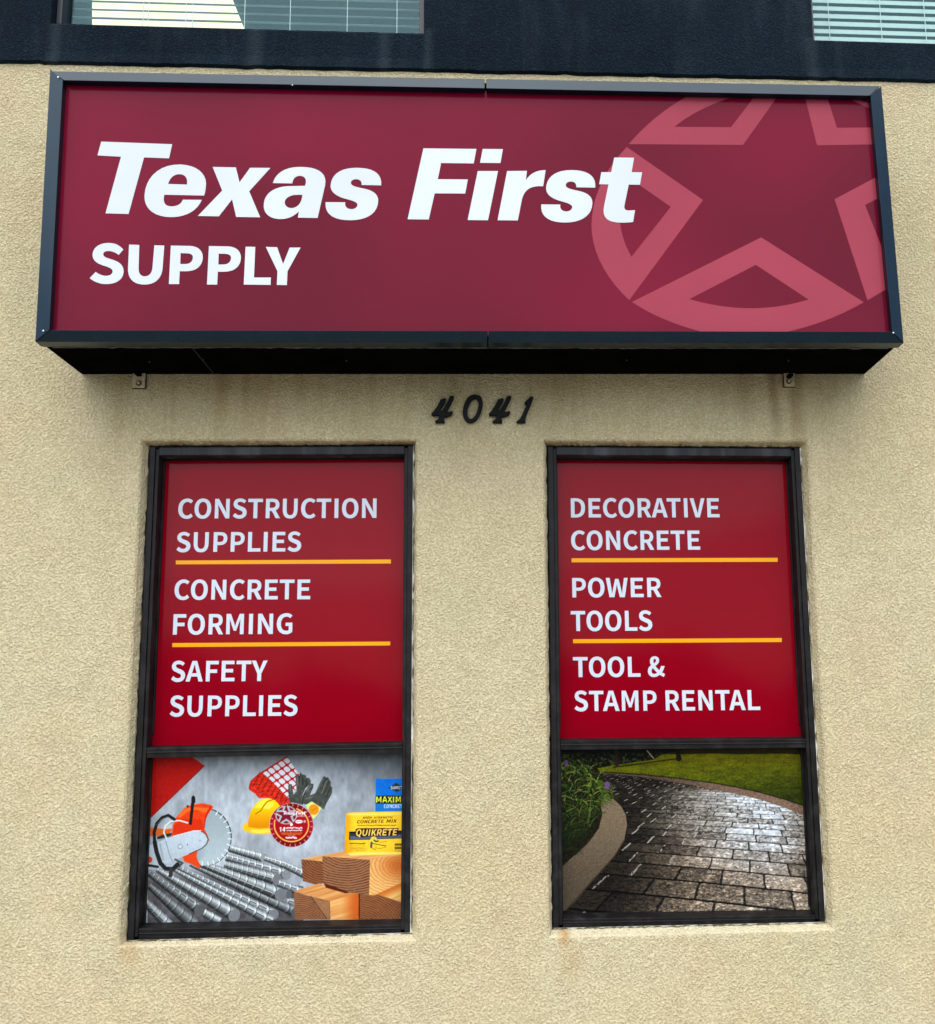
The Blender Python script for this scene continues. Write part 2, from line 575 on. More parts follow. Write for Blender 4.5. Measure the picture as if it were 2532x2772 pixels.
BANDZ = (pix(0, 172, 0)[2] + pix(2532, 224, 0)[2]) / 2
BZL, BZR = pix(0, 172, 0), pix(2532, 224, 0)
def bandz(x):
    return BZL[2] + (BZR[2] - BZL[2]) * (x - BZL[0]) / (BZR[0] - BZL[0])

def build_lower_wall():
    v, f = [], []
    def V(p):
        v.append(tuple(p))
        return len(v) - 1
    X0, X1, Z0 = -7.0, 7.0, -0.15
    cells = []
    for k in 'LR':
        Q = WINS[k]['Q']
        cells.append((Q[0][0] - 0.12 if k == 'L' else -0.02 + 0.0, 0))
    xm = (WINS['L']['Q'][1][0] + WINS['R']['Q'][0][0]) / 2
    xa = WINS['L']['Q'][3][0] - 0.10
    xb = WINS['R']['Q'][2][0] + 0.10
    zt = max(WINS[k]['Q'][0][2] for k in 'LR') + 0.08
    zb = min(min(WINS[k]['Q'][3][2], WINS[k]['Q'][2][2]) for k in 'LR') - 0.10
    N = 90
    for k, (x0, x1) in (('L', (xa, xm)), ('R', (xm, xb))):
        Q = WINS[k]['Q']
        P = WINS[k]['P']
        rect = [np.array([x0, 0, zt]), np.array([x1, 0, zt]), np.array([x1, 0, zb]), np.array([x0, 0, zb])]
        outer = ring_pts(rect, N)
        q0 = ring_pts(Q, N)
        # inner ring sits just outside the frame, slightly behind its face
        cx = sum(p[0] for p in P) / 4
        cz = sum(p[2] for p in P) / 4
        Pi = [np.array([cx + (p[0] - cx) * 1.006, FD + 0.02, cz + (p[2] - cz) * 1.004]) for p in P]
        q2 = ring_pts(Pi, N)
        n = 4 * N
        j0 = fbm1(n, 11 + ord(k), 5) * 0.0007
        j1 = fbm1(n, 23 + ord(k), 3) * 0.0009
        j2 = fbm1(n, 31 + ord(k), 3) * 0.0012
        rings = [outer]
        def lerp(a, b, s):
            return [p + (q - p) * s for p, q in zip(a, b)]
        def out(ring, d, jit):
            r = []
            for i, p in enumerate(ring):
                side = i // N
                o = [(0, 1), (1, 0), (0, -1), (-1, 0)][side]
                edge = min(i % N, N - i % N) / 4.0
                s = min(1, edge)
                r.append(p + np.array([o[0], 0, o[1]]) * (d + jit[i] * s))
            return r
        def ydepth(ring, y):
            return [np.array([p[0], y, p[2]]) for p in ring]
        rings.append(out(q0, 0.010, j0))
        rings.append(ydepth(out(q0, 0.003, j0), 0.0012))
        rings.append(ydepth(out(lerp(q0, q2, 0.18), 0.0, j0 * 0.6 + j1 * 0.4), 0.0060))
        rings.append(ydepth(out(lerp(q0, q2, 0.55), 0.0, j1), 0.020))
        rings.append(ydepth(out(lerp(q0, q2, 0.88), 0.0, j1 * 0.5 + j2), FD + 0.004))
        rings.append(ydepth(out(q2, 0.0, j2), FD + 0.02))
        ids = [[V(p) for p in r] for r in rings]
        for a, b2 in zip(ids[:-1], ids[1:]):
            for i in range(n):
                j = (i + 1) % n
                f.append((a[i], a[j], b2[j], b2[i]))
    # remaining flat sheet
    def quad(x0, x1, z0, z1):
        a = [V((x0, 0, z0)), V((x1, 0, z0)), V((x1, 0, z1)), V((x0, 0, z1))]
        f.append(tuple(a))
    quad(X0, xa, Z0, 3.99)
    quad(xb, X1, Z0, 3.99)
    quad(xa, xb, Z0, zb)
    quad(xa, xb, zt, 3.99)
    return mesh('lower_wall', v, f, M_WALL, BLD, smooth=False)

LW = build_lower_wall()
for p in LW.data.polygons:
    p.use_smooth = False
# little dark screw hole above the numeral 0
p = pix(1150 + 557 * .17382, 1040 + 122 * .17382, -0.001)
flat('screw_hole', [[(p[0] + 0.0016 * math.cos(a), p[2] + 0.0038 * math.sin(a)) for a in np.linspace(0, 6.28, 13)[:-1]]], -0.001, 0.0005, M_BLACKGAP, LW)

# ---- upper windows: measured from their lower edges
UY = 0.035
ul, ur = pix(150, 79, UY), pix(1150, 106, UY)
UW = ur[0] - ul[0]
rl = pix(2193, 123, UY)
rz = pix(2532, 133, UY)
UPW = [dict(x0=ul[0], x1=ur[0], zl=ul[2], zr=ur[2]), dict(x0=rl[0], x1=rl[0] + UW, zl=rl[2], zr=rl[2] + (rz[2] - rl[2]) / (rz[0] - rl[0]) * UW)]
UH = 1.15
UPY = -0.012

def build_upper_wall():
    # shallow bays below the windows: the face steps back by a centimetre with soft edges
    v, f = [], []
    top = 7.2
    xs = sorted(set([round(q, 4) for q in np.arange(-7, 7.001, 0.04)]))
    for W in UPW:
        xs += [W['x0'], W['x1'], W['x0'] - 0.012, W['x0'] - 0.03, W['x1'] + 0.012, W['x1'] + 0.03]
    xs = sorted(xs)
    jz = fbm1(len(xs), 5, 3) * 0.0016
    def depth(x):
        y = UPY
        for W in UPW:
            a = np.clip((x - (W['x0'] - 0.03)) / 0.03, 0, 1)
            b2 = np.clip(((W['x1'] + 0.03) - x) / 0.03, 0, 1)
            s = min(a, b2)
            y += 0.009 * s * s * (3 - 2 * s)
        return y
    def win(x):
        for W in UPW:
            if W['x0'] - 1e-6 <= x <= W['x1'] + 1e-6:
                return W
        return None
    def sillz(W, x):
        return W['zl'] + (W['zr'] - W['zl']) * (x - W['x0']) / (W['x1'] - W['x0'])
    for i in range(len(xs) - 1):
        xa, xb = xs[i], xs[i + 1]
        if xb - xa < 1e-5:
            continue
        W = win((xa + xb) / 2)
        cols = []
        for x, j in ((xa, jz[i]), (xb, jz[i + 1])):
            y = depth(x)
            zb = bandz(x) + j
            base = [(x, 0.004, zb), (x, UPY * 0.2, zb - 0.001), (x, UPY, zb + 0.006)]
            if W is None:
                base += [(x, y, zb + 0.05), (x, y, zb + 0.12), (x, y, top)]
                cols.append([base])
            else:
                s = sillz(W, x)
                lo = base + [(x, y, zb + 0.05), (x, y, s - 0.012), (x, y + 0.004, s - 0.004), (x, UY + 0.02, s)]
                h = s + UH
                up = [(x, UY + 0.02, h), (x, y + 0.004, h + 0.004), (x, y, h + 0.012), (x, y, top)]
                cols.append([lo, up])
        for seg_a, seg_b in zip(*cols):
            n = len(v)
            v.extend(seg_a)
            v.extend(seg_b)
            k = len(seg_a)
            for q in range(k - 1):
                f.append((n + q, n + k + q, n + k + q + 1, n + q + 1))
    # side reveals
    for W in UPW:
        for x, s in ((W['x0'], W['zl']), (W['x1'], W['zr'])):
            n = len(v)
            y = depth(x)
            v.extend([(x, y, s), (x, UY + 0.02, s), (x, UY + 0.02, s + UH), (x, y, s + UH)])
            f.append((n, n + 1, n + 2, n + 3))
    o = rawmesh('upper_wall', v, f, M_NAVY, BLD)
    bm = bmesh.new()
    bm.from_mesh(o.data)
    bmesh.ops.remove_doubles(bm, verts=bm.verts, dist=0.0002)
    bmesh.ops.recalc_face_normals(bm, faces=bm.faces)
    bm.to_mesh(o.data)
    bm.free()
    return o
build_upper_wall()
# rest of the shell
box('side_wall', -7.02, -6.9, 0.01, 9, -0.15, 7.15, M_WALL, BLD)
box('side_wall', 6.9, 7.02, 0.01, 9, -0.15, 7.15, M_WALL, BLD)
box('rear_wall', -6.9, 6.9, 8.9, 9, -0.15, 7.15, M_WALL, BLD)
box('roof', -7.1, 7.1, -0.05, 9.1, 7.16, 7.3, M_NAVY, BLD)
box('floor_slab', -6.9, 6.9, 0.30, 8.9, 3.35, 3.5, M_ROOM, BLD)
box('room_ceiling', -6.9, 6.9, 0.25, 8.9, 6.1, 6.2, simple('ceiling tile', (0.02, 0.07, 0.08), 0.9), BLD)
box('partition', 0.45, 0.55, 0.3, 8.9, 3.52, 6.08, M_ROOM, BLD)

# ---- ground-floor windows
GY = 0.091           # depth of the glass
def lerp2(P, s, t):
    top = P[0] + (P[1] - P[0]) * s
    bot = P[3] + (P[2] - P[3]) * s
    return top + (bot - top) * t

def quadprism(name, pts, y0, y1, mat, parent, bev=0.0):
    return prism(name, [(p[0], y0, p[2]) for p in pts], [(p[0], y1, p[2]) for p in pts], mat, parent, bev)

def window(k):
    W = WINS[k]
    P = W['P']
    base = (P[2] + P[3]) / 2
    wn = empty('window', base, parent=BLD)
    wid = P[1][0] - P[0][0]
    hgt = P[0][2] - P[3][2]
    sj = 0.031 / wid
    tj = 0.030 / hgt
    Y0, Y1 = FD, GY + 0.03
    def strip(s0, s1, t0, t1):
        return [lerp2(P, s0, t0), lerp2(P, s1, t0), lerp2(P, s1, t1), lerp2(P, s0, t1)]
    # jambs: an outer flat, then a slim stepped inner lip
    for a, b2, c in ((0, sj * 0.62, sj), (1, 1 - sj * 0.62, 1 - sj)):
        lo, hi = min(a, b2), max(a, b2)
        j = quadprism('jamb', strip(lo, hi, 0, 1), Y0, Y1, M_BRONZE, wn, 0.0018)
        lo, hi = min(b2, c), max(b2, c)
        quadprism('jamb_lip', strip(lo, hi, tj * .2, 0.995), Y0 + 0.006, Y1, M_BRONZE, wn, 0.0015)
    quadprism('head', strip(sj, 1 - sj, 0.0008, tj), Y0 + 0.002, Y1, M_BRONZE_STREAK, wn, 0.0018)
    # meeting rail and sill rail share a stepped profile with a sloping top
    (la, lb, ra, rb) = W['rail']
    La, Lb, Ra, Rb = (pix(*q, FD + 0.006) for q in (la, lb, ra, rb))
    def rail(name, La, Ra, hl, hr, y, back, rise, mat):
        def prof(p, h, dx):
            x, z = p[0] + dx, p[2]
            return [(x, back, z - h), (x, y + 0.006, z - h), (x, y + 0.005, z - h * 0.56), (x, y + 0.001, z - h * 0.50),
                    (x, y + 0.001, z - h * 0.44), (x, y + 0.003, z - h * 0.40), (x, y, z - h * 0.06), (x, y + 0.0035, z + 0.001), (x, back, z + rise)]
        return prism(name, prof(La, hl, 0.001), prof(Ra, hr, -0.001), mat, wn, 0.0007, 1)
    e = sj + 0.0
    def atS(A, B2, s, t_z=None):
        return None
    xl = lerp2(P, sj, 0.62)[0]
    xr = lerp2(P, 1 - sj, 0.62)[0]
    def ext(A, B2, x):
        q = A + (B2 - A) * ((x - A[0]) / (B2[0] - A[0]))
        return q
    A, B2 = ext(La, Ra, xl), ext(La, Ra, xr)
    rail('meeting_rail', A, B2, La[2] - Lb[2], Ra[2] - Rb[2], FD + 0.004, GY + 0.03, 0.010, M_BRONZE_STREAK if 0 else M_BRONZE)
    sl, sr = (pix(*q, FD + 0.008) for q in W['sill'])
    xl2, xr2 = lerp2(P, sj, 1)[0], lerp2(P, 1 - sj, 1)[0]
    A2, B3 = ext(sl, sr, xl2), ext(sl, sr, xr2)
    rail('sill_rail', A2, B3, A2[2] - lerp2(P, sj, 1)[2], B3[2] - lerp2(P, 1 - sj, 1)[2], FD + 0.004, GY + 0.03, 0.012, M_BRONZE)
    # glazing beads
    for t0, t1, nm in ((tj, 0.60, 'u'), (0.63, 0.975, 'l')):
        for s0, s1 in ((sj, sj + 0.006), (1 - sj - 0.006, 1 - sj)):
            quadprism('glazing_bead', strip(s0, s1, t0, t1), GY - 0.010, GY + 0.02, M_BRONZE, wn, 0.0008)
    quadprism('glazing_bead', strip(sj, 1 - sj, tj, tj + 0.003), GY - 0.010, GY + 0.02, M_BRONZE, wn, 0.0008)
    # panes
    ztr = (A[2] + B2[2]) / 2
    for z0, z1 in ((ztr - 0.006, P[0][2] - 0.012), (P[3][2] + 0.018, ztr - 0.008)):
        xa = max(P[0][0], P[3][0]) + 0.012 - 0.03
        xb = min(P[1][0], P[2][0]) - 0.012 + 0.03
        box('glass_pane', xa, xb, GY + 0.0012, GY + 0.006, z0, z1, M_GLASS, wn)
    # ragged caulk between the frame and the plaster
    for side in range(4):
        n = 120
        a, b2 = P[side], P[(side + 1) % 4]
        o = [(0, 1), (1, 0), (0, -1), (-1, 0)][side]
        wv = 0.0022 + 0.0022 * np.clip(fbm1(n, 70 + side + ord(k), 5), -1, 1.6)
        vs, fs = [], []
        for i in range(n):
            q = a + (b2 - a) * i / (n - 1)
            vs.append((q[0] - o[0] * 0.001, FD - 0.0015, q[2] - o[1] * 0.001))
            vs.append((q[0] + o[0] * max(0.0004, wv[i]), FD + 0.002, q[2] + o[1] * max(0.0004, wv[i])))
            vs.append((q[0] + o[0] * (max(0.0004, wv[i]) + 0.0015), FD + 0.012, q[2] + o[1] * (max(0.0004, wv[i]) + 0.0015)))
            if i:
                m0 = 3 * (i - 1)
                fs.append((m0, m0 + 3, m0 + 4, m0 + 1))
                fs.append((m0 + 1, m0 + 4, m0 + 5, m0 + 2))
        mesh('caulk', vs, fs, M_CAULK if side in (1, 2) else M_BRONZE, wn)
    # dark sheet added right behind the film, standing in for the unlit room
    quadprism('dark_backing', strip(0.01, 0.99, 0.005, 0.995), GY + 0.06, GY + 0.07, M_BLACKGAP, wn)
    W['rail_z'] = (A[2], B2[2])
    W['sj'], W['tj'] = sj, tj
    return wn
WN = {k: window(k) for k in 'LR'}

# ---- upper windows
def upper_window(W):
    x0, x1, zl, zr = W['x0'], W['x1'], W['zl'], W['zr']
    wn = empty('window', ((x0 + x1) / 2, UY, (zl + zr) / 2), parent=BLD)
    m2 = simple('weathered grey frame', (0.07, 0.095, 0.11), 0.5, noise=0.4, nscale=15)
    m3 = simple('dark frame', (0.02, 0.022, 0.028), 0.5)
    prism('sill_rail', [(x0 + .002, UY, zl + 0.001), (x0 + .002, UY, zl + 0.014), (x0 + .002, UY + 0.03, zl + 0.022), (x0 + .002, UY + 0.06, zl + 0.022), (x0 + .002, UY + 0.06, zl + 0.001)],
          [(x1 - .002, UY, zr + 0.001), (x1 - .002, UY, zr + 0.014), (x1 - .002, UY + 0.03, zr + 0.022), (x1 - .002, UY + 0.06, zr + 0.022), (x1 - .002, UY + 0.06, zr + 0.001)], m2, wn, 0.001)
    box('jamb', x0 + 0.001, x0 + 0.020, UY, UY + 0.06, zl + 0.022, zl + UH - .03, m3, wn, 0.002)
    box('jamb', x1 - 0.020, x1 - 0.001, UY, UY + 0.06, zr + 0.022, zr + UH - .03, m3, wn, 0.002)
    box('head', x0 + .001, x1 - .001, UY, UY + 0.06, max(zl, zr) + UH - .03, max(zl, zr) + UH + .01, m2, wn, 0.002)
    vs = [(x0 + .02, UY + 0.04, zl + .02), (x1 - .02, UY + 0.04, zr + .02), (x1 - .02, UY + 0.04, zr + UH), (x0 + .02, UY + 0.04, zl + UH)]
    prism('glass_pane', vs, [(a, y + 0.005, c) for a, y, c in vs], M_GLASS, wn)
    return wn
for W in UPW:
    upper_window(W)

def blind(W, tilt, rows, ylim, cords, label, bow):
    """rows: photo heights (at pixel x = rows[0]) of two neighbouring slats"""
    BY = UY + 0.085
    px, ya, yb = rows
    za, zb = pix(px, ya, BY)[2], pix(px, yb, BY)[2]
    pitch = za - zb
    x0, x1 = W['x0'] + 0.022, W['x1'] - 0.022
    slope = (W['zr'] - W['zl']) / (W['x1'] - W['x0'])
    xm = (x0 + x1) / 2
    z_start = zb + slope * (xm - pix(px, yb, BY)[0])
    while z_start - pitch > (W['zl'] + W['zr']) / 2 + 0.012:
        z_start -= pitch
    root = empty('venetian_blind', (xm, BY, (W['zl'] + W['zr']) / 2 + 0.02), label, 'blind', 'blinds of the upper windows')
    th = math.radians(tilt)
    chord = 0.025
    prof = []
    for q in (-0.5, -0.25, 0, 0.25, 0.5):
        c, h = q * chord, 0.0016 * (1 - (2 * q) ** 2)
        prof.append((c * math.cos(th) - h * math.sin(th), c * math.sin(th) + h * math.cos(th)))
    ring = prof + [(y + 0.0005 * math.sin(th), z - 0.0005 * math.cos(th)) for y, z in prof[::-1]]
    n = int((UH - 0.08) / pitch)
    NS = 8
    vs, fs = [], []
    L = x1 - x0
    for s in range(NS + 1):
        x = -L / 2 + L * s / NS
        for y, z in ring:
            vs.append((x, y, z + slope * x + bow * (4 * (x / L) ** 2 - 1)))
    k = len(ring)
    for s in range(NS):
        for i in range(k):
            j = (i + 1) % k
            fs.append((s * k + i, s * k + j, (s + 1) * k + j, (s + 1) * k + i))
    fs.append(tuple(range(k))[::-1])
    fs.append(tuple(NS * k + i for i in range(k)))
    me = bpy.data.meshes.new('slat')
    me.from_pydata(vs, [], fs)
    me.materials.append(M_SLAT)
    for i in range(n):
        o = bpy.data.objects.new('slat', me)
        C.objects.link(o)
        o.parent = root
        o.location = Vector((xm, BY, z_start + i * pitch)) - Vector(root.location)
        o.rotation_euler = (random.uniform(-.03, .03), 0, random.uniform(-.0006, .0006))
    box('head_rail', x0, x1, BY - 0.018, BY + 0.018, z_start + n * pitch, z_start + n * pitch + 0.03, M_SLAT, root)
    for cx in cords:
        c = pix(cx, 60, BY)[0]
        if x0 < c < x1:
            box('cord', c - 0.0011, c + 0.0011, BY - 0.0145, BY - 0.0125, z_start - 0.01 + slope * (c - xm), z_start + n * pitch, M_CORD, root)
    return root
blind(UPW[0], 24, (400, 30, 52.5), 72, (391, 405, 507, 525, 665, 788, 942, 1076), 'open pale blind with thin slats in the window above the word Texas', 0.0)
blind(UPW[1], 75, (2381, 68, 88.6), 120, (2241, 2381, 2500), 'nearly closed pale green blind in the window above the star emblem', 0.0)
# lit ceiling panel in the left upstairs room, seen through the open slats
m, t, b = new_mat('lit ceiling panel')
b.inputs['Base Color'].default_value = (0.8, 0.8, 0.7, 1)
b.inputs['Emission Color'].default_value = (1.0, 0.87, 0.60, 1)
b.inputs['Emission Strength'].default_value = 0.66
M_LAMP = m
ZC = 6.07
cl = [pixz(250, -90, ZC), pixz(590, -90, ZC), pixz(672, 115, ZC), pixz(250, 115, ZC)]
lp = prism('ceiling_light', [(q[0], q[1], ZC) for q in cl], [(q[0], q[1], ZC + 0.028) for q in cl], M_LAMP, None)
tag(lp, 'bright cream ceiling light inside the room behind the open blind', 'ceiling light')

def dome(name, p, r, mat, parent, sy=0.6):
    bm = bmesh.new()
    bmesh.ops.create_icosphere(bm, subdivisions=2, radius=r)
    for vv in bm.verts:
        vv.co.y *= sy
        vv.co += Vector(p)
    me = bpy.data.meshes.new(name)
    bm.to_mesh(me)
    bm.free()
    return add(name, me, mat, parent, True)

# ------------------------------------------------------------------ sign cabinet
YS = -0.3158
OUT = [(136.6, 192.5), (2386, 232.5), (2446.8, 928.6), (95.6, 925)]
INN = [(170.4, 217), (2357.5, 259), (2416, 897.6), (133.5, 893.5)]
SO = [pix(*p, YS + 0.018) for p in OUT]
SI = [pix(*p, YS) for p in INN]
base = (SO[2] + SO[3]) / 2
SIGN = empty('sign_cabinet', (base[0], -0.15, base[2]), 'wide maroon box sign reading Texas First SUPPLY in a dark frame', 'sign')
def lp3(a, b2, t):
    return a + (b2 - a) * t
def retainer(o0, o1, i0, i1, name='retainer'):
    """one length of the frame: sloping face, inner return, outer return"""
    def ring(o, i):
        i2 = np.array([i[0], YS + 0.030, i[2]])
        o2 = np.array([o[0], YS + 0.062, o[2]])
        return [o, i, i2, np.array([(i[0] + o[0]) / 2, YS + 0.034, (i[2] + o[2]) / 2]), o2]
    return prism(name, ring(o0, i0), ring(o1, i1), M_RET, SIGN, 0.0012, 2)
tl_tip = pix(136.2, 186.5, YS + 0.018)
retainer(tl_tip, SO[3], SI[0], SI[3])
retainer(SO[1], SO[2], SI[1], SI[2])
for (a, b2, c, d, g0, g1) in ((SO[0], SO[1], SI[0], SI[1], 0.5118, 0.5138), (SO[3], SO[2], SI[3], SI[2], 0.5090, 0.5103)):
    eps = 0.0012
    retainer(lp3(a, b2, eps), lp3(a, b2, g0), lp3(c, d, eps), lp3(c, d, g0))
    retainer(lp3(a, b2, g1), lp3(a, b2, 1 - eps), lp3(c, d, g1), lp3(c, d, 1 - eps))
for (a, b2, c, d, gm) in ((SO[0], SO[1], SI[0], SI[1], 0.5128), (SO[3], SO[2], SI[3], SI[2], 0.50965)):
    o_, i_ = lp3(a, b2, gm), lp3(c, d, gm)
    zz = sorted((o_[2], i_[2]))
    box('joint_plate', o_[0] - 0.012, o_[0] + 0.012, YS + 0.036, YS + 0.050, zz[0] + 0.002, zz[1] - 0.002, M_CAB, SIGN)
# cabinet body behind the frame
ins = 0.011
def inset(P, d):
    s = [(1, -1), (-1, -1), (-1, 1), (1, 1)]
    return [np.array([p[0] + q[0] * d, p[1], p[2] + q[1] * d]) for p, q in zip(P, s)]
SB = inset(SO, ins)
bodyback = [pix(222.5, 1013.7, -0.001), pix(2340.6, 1013.3, -0.001)]
r0 = [(p[0], YS + 0.055, p[2]) for p in SB]
r1 = [(p[0], -0.002, p[2]) for p in SB]
r1[2] = (bodyback[1][0], -0.002, bodyback[1][2])
r1[3] = (bodyback[0][0], -0.002, bodyback[0][2])
r0[2] = (r0[2][0], r0[2][1], r1[2][2])
r0[3] = (r0[3][0], r0[3][1], r1[3][2])
body = prism('cabinet_body', r0, r1, M_CAB, SIGN, 0.0015)
# seams across the underside
sm = simple('weathered seam', (0.016, 0.016, 0.014), 0.6)
for px in (345, ):
    a = pix(80 + 665 * .6627, 850 + 150 * .6627, -0.25)
    zz = r1[3][2] - 0.0008
    box('seam', a[0] - 0.001, a[0] + 0.001, YS + 0.06, -0.004, zz - 0.0008, zz + 0.0003, sm, SIGN)
for (u, v2) in ((405, 979), (550, 973), (938, 976), (1697, 975), (2135, 976)):
    q = pixz(u, v2, r1[3][2] - 0.001)
    dome('rivet', (q[0], q[1], q[2]), 0.0034, sm, SIGN, 1.0)
# drip lip along the lower retainer, its highlight put in as paler colour
vs, fs = [], []
n = 160
jj = fbm1(n, 9, 3)
for i in range(n):
    q = lp3(SO[3], SO[2], 0.012 + 0.976 * i / (n - 1))
    h = 0.0016 + 0.0007 * jj[i]
    yb = YS + 0.064
    vs += [(q[0], yb - 0.001, q[2] + 0.004), (q[0], yb - 0.001, q[2] - h), (q[0], yb + 0.001, q[2] - h), (q[0], yb + 0.001, q[2] + 0.004)]
    if i:
        m0 = 4 * (i - 1)
        for k in range(4):
            fs.append((m0 + k, m0 + 4 + k, m0 + 4 + (k + 1) % 4, m0 + (k + 1) % 4))
mesh('drip_lip', vs, fs, simple('pale highlight edge', (0.10, 0.10, 0.085), 0.6, noise=0.9, nscale=25), SIGN)

# face
YF = YS + 0.026
face_corners = [np.array([SI[0][0] - .01, YF, SI[0][2] + .008]), np.array([SI[1][0] + .01, YF, SI[1][2] + .008]),
                np.array([SI[2][0] + .01, YF, SI[2][2] - .008]), np.array([SI[3][0] - .01, YF, SI[3][2] - .008])]
face = prism('sign_face', [tuple(p) for p in face_corners], [(p[0], YF + 0.004, p[2]) for p in face_corners], M_SIGNRED, SIGN)
YL = YF - 0.0006
R3 = onplane(crop(80, 150, .44541), YL)
R4 = onplane(crop(850, 250, .51602), YL)
S1 = 'M 353 488 L 251 486 C 253 465 240 456 222 456 C 200 456 190 470 196 482 C 204 495 240 500 275 508 C 320 520 338 540 338 570 C 335 635 280 671 190 671 C 105 671 55 640 62 576 L 165 577 C 160 602 178 613 198 613 C 218 613 230 600 229 588 C 226 572 190 565 155 555 C 110 540 88 520 88 490 C 92 430 140 396 225 396 C 310 396 360 425 353 488 Z'
texas = path('M 437 524 L 868 540 849 626 697 620 603 964 463 960 557 616 414 608 Z '
             'M 1062 852 L 820 847 C 808 900 828 918 868 918 C 905 916 925 900 933 877 L 1048 878 C 1020 950 940 985 855 983 C 755 980 695 930 700 850 C 706 740 790 660 920 663 C 1030 668 1085 730 1072 800 C 1070 825 1066 840 1062 852 Z '
             'M 843 782 L 958 785 C 965 745 945 722 912 722 C 878 722 853 745 843 782 Z '
             'M 1114 678 L 1255 681 1277 772 1342 683 1465 684 1336 826 1403 984 1257 982 1232 875 1152 978 1024 976 1172 822 Z '
             'M 1480 776 C 1500 705 1570 676 1655 678 C 1755 680 1812 715 1797 790 L 1752 988 L 1632 986 L 1638 948 C 1605 982 1565 996 1520 995 C 1460 992 1418 960 1425 900 C 1432 835 1490 800 1570 795 L 1675 793 C 1690 755 1675 733 1645 732 C 1618 732 1602 748 1598 778 Z '
             'M 1660 847 L 1610 848 C 1570 855 1550 875 1552 897 C 1555 920 1575 930 1600 928 C 1640 920 1655 890 1660 847 Z', R3)
texas += path(S1, R4)
first = path('M 575 294 L 853 297 839 373 668 371 650 456 808 457 794 531 634 530 603 667 492 666 Z '
             'M 860 413 L 966 413 914 671 807 670 Z M 886 297 L 992 298 979 371 872 370 Z '
             'M 1014 413 L 1118 412 L 1112 462 C 1135 425 1170 408 1216 408 L 1203 493 C 1140 487 1105 510 1092 560 L 1070 672 L 964 671 Z '
             'M 1576 342 L 1680 343 1667 419 1722 420 1711 485 1652 484 1630 590 C 1625 615 1635 620 1655 620 L 1685 618 L 1675 680 C 1640 685 1600 684 1580 681 C 1535 675 1513 650 1522 600 L 1546 483 L 1497 482 L 1508 419 L 1560 419 Z', R4)
first += path(S1, lambda x, y: R4(1193 + (x - 62) * 0.9725, y + 12))
supply = path('M 571 1180 C 545 1150 515 1140 480 1140 C 425 1140 384 1170 384 1213 C 386 1255 420 1268 465 1282 C 495 1292 507 1300 506 1315 C 503 1333 485 1340 465 1340 C 440 1338 418 1328 403 1316 L 367 1354 C 395 1378 430 1390 468 1390 C 530 1390 574 1360 573 1310 C 570 1265 535 1250 490 1237 C 460 1228 449 1222 449 1208 C 450 1195 463 1189 480 1189 C 502 1189 523 1197 543 1213 Z '
              'M 606 1150 L 668 1152 L 664 1290 C 662 1325 678 1343 700 1343 C 727 1343 745 1325 748 1292 L 760 1154 L 820 1156 L 810 1290 C 806 1355 765 1393 700 1393 C 635 1393 595 1358 600 1290 Z '
              'M 1314 1163 L 1373 1164 1365 1350 1468 1350 1466 1395 1303 1393 Z '
              'M 1437 1164 L 1506 1166 1542 1268 1582 1168 1648 1168 1569 1312 1565 1396 1504 1395 1508 1312 Z', R3)
PP = 'M 860 1156 L 975 1158 C 1030 1160 1056 1190 1054 1232 C 1050 1285 1010 1312 950 1312 L 914 1312 L 910 1390 L 848 1390 Z M 919 1202 L 960 1203 C 985 1204 996 1215 994 1232 C 990 1255 975 1267 950 1268 L 917 1268 Z'
supply += path(PP, R3) + path(PP, lambda x, y: R3(x + 231.5, y + 3))
for lps in (texas, first, supply):
    flat('lettering', lps, YL, 0.0004, M_WHITE, face)
R5 = onplane(crop(1550, 200, .51602), YL + 0.0006)
segs = ['M 295 369 C 380 270 480 185 612 112 L 1080 112 L 895 373 Z M 535 278 C 610 215 730 155 850 118 L 956 118 L 832 280 Z',
        'M 285 384 L 685 662 L 298 1187 C 175 1075 98 930 100 790 C 102 640 175 495 285 384 Z M 278 532 L 516 698 L 310 960 C 262 880 243 790 248 700 C 251 635 262 580 278 532 Z',
        'M 990 858 L 1528 1198 C 1370 1290 1220 1335 1085 1362 L 715 1362 C 560 1325 430 1275 312 1197 Z M 962 1002 L 1238 1184 C 1140 1214 1040 1230 930 1230 C 820 1229 710 1210 613 1182 Z',
        'M 1375 658 L 1625 525 L 1628 640 L 1535 688 L 1652 985 L 1662 1120 L 1548 1188 Z',
        'M 1217 112 L 1283 375 L 1600 370 L 1597 281 L 1387 283 L 1333 112 Z', 'M 1408 112 L 1440 112 C 1490 130 1545 150 1592 178 L 1592 200 C 1535 170 1470 140 1408 112 Z']
for s in segs:
    flat('star_segment', path(s, R5), YF - 0.0003, 0.0001, M_STAR, face)
